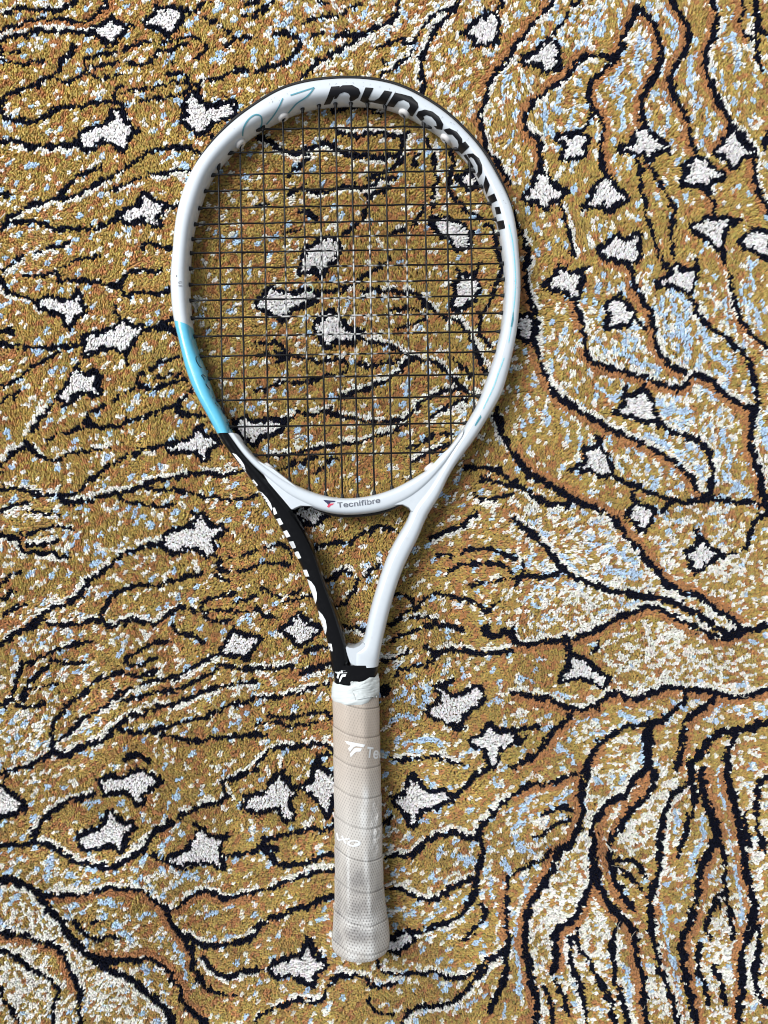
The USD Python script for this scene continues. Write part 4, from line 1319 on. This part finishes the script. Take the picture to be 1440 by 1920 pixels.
def string(ends, marks, seed, mains):
    """A strand through its crossings; marks are (distance, up or down)."""
    a, b = ends
    L = np.linalg.norm(b - a)
    d = (b - a) / L
    over = 0.006
    t = np.unique(np.r_[np.arange(-over, L + over, 0.0016), [m[0] for m in marks]])
    mt = np.array([-over] + [m[0] for m in marks] + [L + over])
    mz = np.array([0.0] + [m[1] for m in marks] + [0.0])
    k = np.clip(np.searchsorted(mt, t) - 1, 0, len(mt) - 2)
    s = np.clip((t - mt[k]) / (mt[k + 1] - mt[k]), 0, 1)
    z = mz[k] + (mz[k + 1] - mz[k]) * (1 - np.cos(s * math.pi)) / 2
    rng = np.random.default_rng(seed)
    lat = 0.00022 * (meshkit.noise(np.c_[t * 90, np.full(len(t), seed * 3.1), np.zeros(len(t))], 5) - 0.5)
    e = np.array([-d[1], d[0]])
    c = np.c_[a + d * t[:, None] + e * lat[:, None], ZS + z]
    m = 8
    r = 0.00072
    ang = np.arange(m) / m * 2 * math.pi
    v = c[:, None] + r * (np.cos(ang)[None, :, None] * np.r_[e, 0] + np.sin(ang)[None, :, None] * np.array([0, 0, 1.0]))
    mesh = skin(v, caps=True)
    dp = D(c)
    near = np.exp(-((dp[:, 0] - 650) / 165) ** 2 - ((dp[:, 1] - 570) / 155) ** 2)
    wn = meshkit.noise(np.c_[t * 420, np.full(len(t), seed * 1.7), np.zeros(len(t))], 6)
    wide_ = meshkit.noise(np.c_[t * 60, np.full(len(t), seed * 2.9), np.ones(len(t))], 7)
    dm = np.abs(t[:, None] - mt[None, 1:-1]).min(1)
    at_cross = np.exp(-((dm - 0.0022) / 0.0017) ** 2)
    worn = near * (0.45 + 0.55 * at_cross) * (0.35 + wn) * (0.5 + wide_) * (1.0 if mains else 0.85)
    worn = np.clip((worn - 0.34) / 0.14, 0, 1) 
    facet = np.clip(0.15 + 0.95 * np.cos(ang - (rng.uniform(0.6, 2.4)))[None], 0, 1)
    w = (worn[:, None] * facet)[..., None]
    col = np.array([0.006, 0.006, 0.007]) * (1 - w) + np.array([0.50, 0.50, 0.49]) * w
    col = np.vstack([col.reshape(-1, 3), col[0, 0], col[-1, 0]])
    return mesh, col

ends_all = []
for i in range(len(MAIN)):
    e = line_world((MAIN[i] + SM * (100 - 480), 100), (MAIN[i] + SM * (1000 - 480), 1000))
    if e[0][1] < e[1][1]:
        e = e[::-1]
    marks = []
    for j in range(len(CROSS)):
        h = P(*hit(i, j), ZS)[:2]
        s = (h - e[0]) @ (e[1] - e[0]) / np.linalg.norm(e[1] - e[0])
        if 0.002 < s < np.linalg.norm(e[1] - e[0]) - 0.002:
            marks.append((s, 0.00042 if (i + j) % 2 else -0.00042))
    m, c = string(e, marks, 100 + i, True)
    put("main_string", m, "string", racket, smooth=True, colors=c)
    ends_all.append(("m", i, e))
for j in range(len(CROSS)):
    e = line_world((250, CROSS[j] + SC * (250 - 400)), (1050, CROSS[j] + SC * (1050 - 400)))
    if e[0][0] > e[1][0]:
        e = e[::-1]
    marks = []
    for i in range(len(MAIN)):
        h = P(*hit(i, j), ZS)[:2]
        s = (h - e[0]) @ (e[1] - e[0]) / np.linalg.norm(e[1] - e[0])
        if 0.002 < s < np.linalg.norm(e[1] - e[0]) - 0.002:
            marks.append((s, -0.00042 if (i + j) % 2 else 0.00042))
    m, c = string(e, marks, 200 + j, False)
    put("cross_string", m, "string", racket, smooth=True, colors=c)
    ends_all.append(("c", j, e))

# grommets where the strings enter the frame; some sit in round white pads
PADS = [(533, 210), (753, 202), (832, 252), (457, 262), (503, 877), (812, 872)]
def turned(profile, p, d, m=16):
    prof = np.asarray(profile, float)
    e = np.array([-d[1], d[0], 0.0])
    up = np.array([0, 0, 1.0])
    a = np.arange(m) / m * 2 * math.pi
    v = p + prof[:, None, :1] * d + prof[:, None, 1:] * (np.cos(a)[None, :, None] * e + np.sin(a)[None, :, None] * up)
    return skin(v)
for kind, n, e in ends_all:
    for p, other in ((e[0], e[1]), (e[1], e[0])):
        d2 = (other - p) / np.linalg.norm(other - p)
        d = np.array([d2[0], d2[1], 0.0])
        base = np.array([p[0], p[1], ZS])
        pd = D(base)
        pad = min(np.hypot(*(pd - s)) for s in PADS)
        put("grommet", turned([(-0.002, 0.0002), (-0.002, 0.0018), (0.0006, 0.0017), (0.0012, 0.0014), (0.0030, 0.0011), (0.0031, 0.0006)], base, d), "black_plastic", racket, smooth=40)
for s in PADS:
    w = P(*s, ZS)
    b = shapely.ops.nearest_points(wall.exterior, Point(w[:2]))[0]
    g = np.array([b.x, b.y])
    cen = np.array(wall.centroid.coords[0])
    k = min(range(len(ends_all)), key=lambda n: min(np.linalg.norm(ends_all[n][2][0] - g), np.linalg.norm(ends_all[n][2][1] - g)) if ends_all[n][0] == "m" else 9)
    ee = ends_all[k][2]
    p, other = (ee[0], ee[1]) if np.linalg.norm(ee[0] - g) < np.linalg.norm(ee[1] - g) else (ee[1], ee[0])
    ring = wall.exterior
    t0 = ring.project(Point(p))
    ta, tb = np.array(ring.interpolate(t0 - 0.004).coords[0]), np.array(ring.interpolate(t0 + 0.004).coords[0])
    tan = (tb - ta) / np.linalg.norm(tb - ta)
    nn = np.array([-tan[1], tan[0]])
    nn = nn * np.sign(nn @ (cen - p))
    prof = [(-0.002, 0.0003), (-0.002, 0.0046), (0.0010, 0.0046), (0.0021, 0.0040), (0.0026, 0.0028), (0.0024, 0.0016), (0.0010, 0.0012), (0.0010, 0.0002)]
    put("string_pad", turned(prof, np.array([p[0], p[1], ZS]), np.r_[nn, 0.0], 24), "white_plastic", racket, smooth=45)

# ---------------------------------------------------------------- bits of fluff lying about
def thread(name, label, pts, zs, r, mat):
    p = spline(pts, 24)
    z = np.interp(np.linspace(0, 1, 24), np.linspace(0, 1, len(zs)), zs)
    w = P(p[:, 0], p[:, 1], z)
    tn = np.gradient(w, axis=0)
    tn /= np.linalg.norm(tn, axis=1, keepdims=True)
    e = np.cross(tn, [0, 0, 1.0])
    e /= np.linalg.norm(e, axis=1, keepdims=True)
    n2 = np.cross(e, tn)
    a = np.arange(6) / 6 * 2 * math.pi
    rr = r * np.sin(np.linspace(0.15, math.pi - 0.15, 24)) ** 0.4
    v = w[:, None] + rr[:, None, None] * (np.cos(a)[None, :, None] * e[:, None] + np.sin(a)[None, :, None] * n2[:, None])
    x = UsdGeom.Xform.Define(stage, free("/World/" + name)).GetPrim()
    tag(x, label, "lint")
    put("strand", skin(v), mat, x, smooth=True)
thread("lint_curl", "tiny pale green curl of lint on the white star seen through the strings", [(578, 534), (585, 536), (587, 543), (582, 549), (575, 547)], [0.002, 0.004, 0.004, 0.003, 0.002], 0.0005, "pale_green")
thread("lint_thread", "short white thread fragment on black pile near the top of the strings", [(673, 369), (678, 373), (682, 377)], [0.002, 0.003, 0.002], 0.0004, "white_plastic")
thread("lint_thread", "thin pale straw lying on the pile at the left edge below the top left stars", [(-2, 412), (4, 406), (10, 399)], [0.001, 0.002, 0.002], 0.0004, "white_plastic")
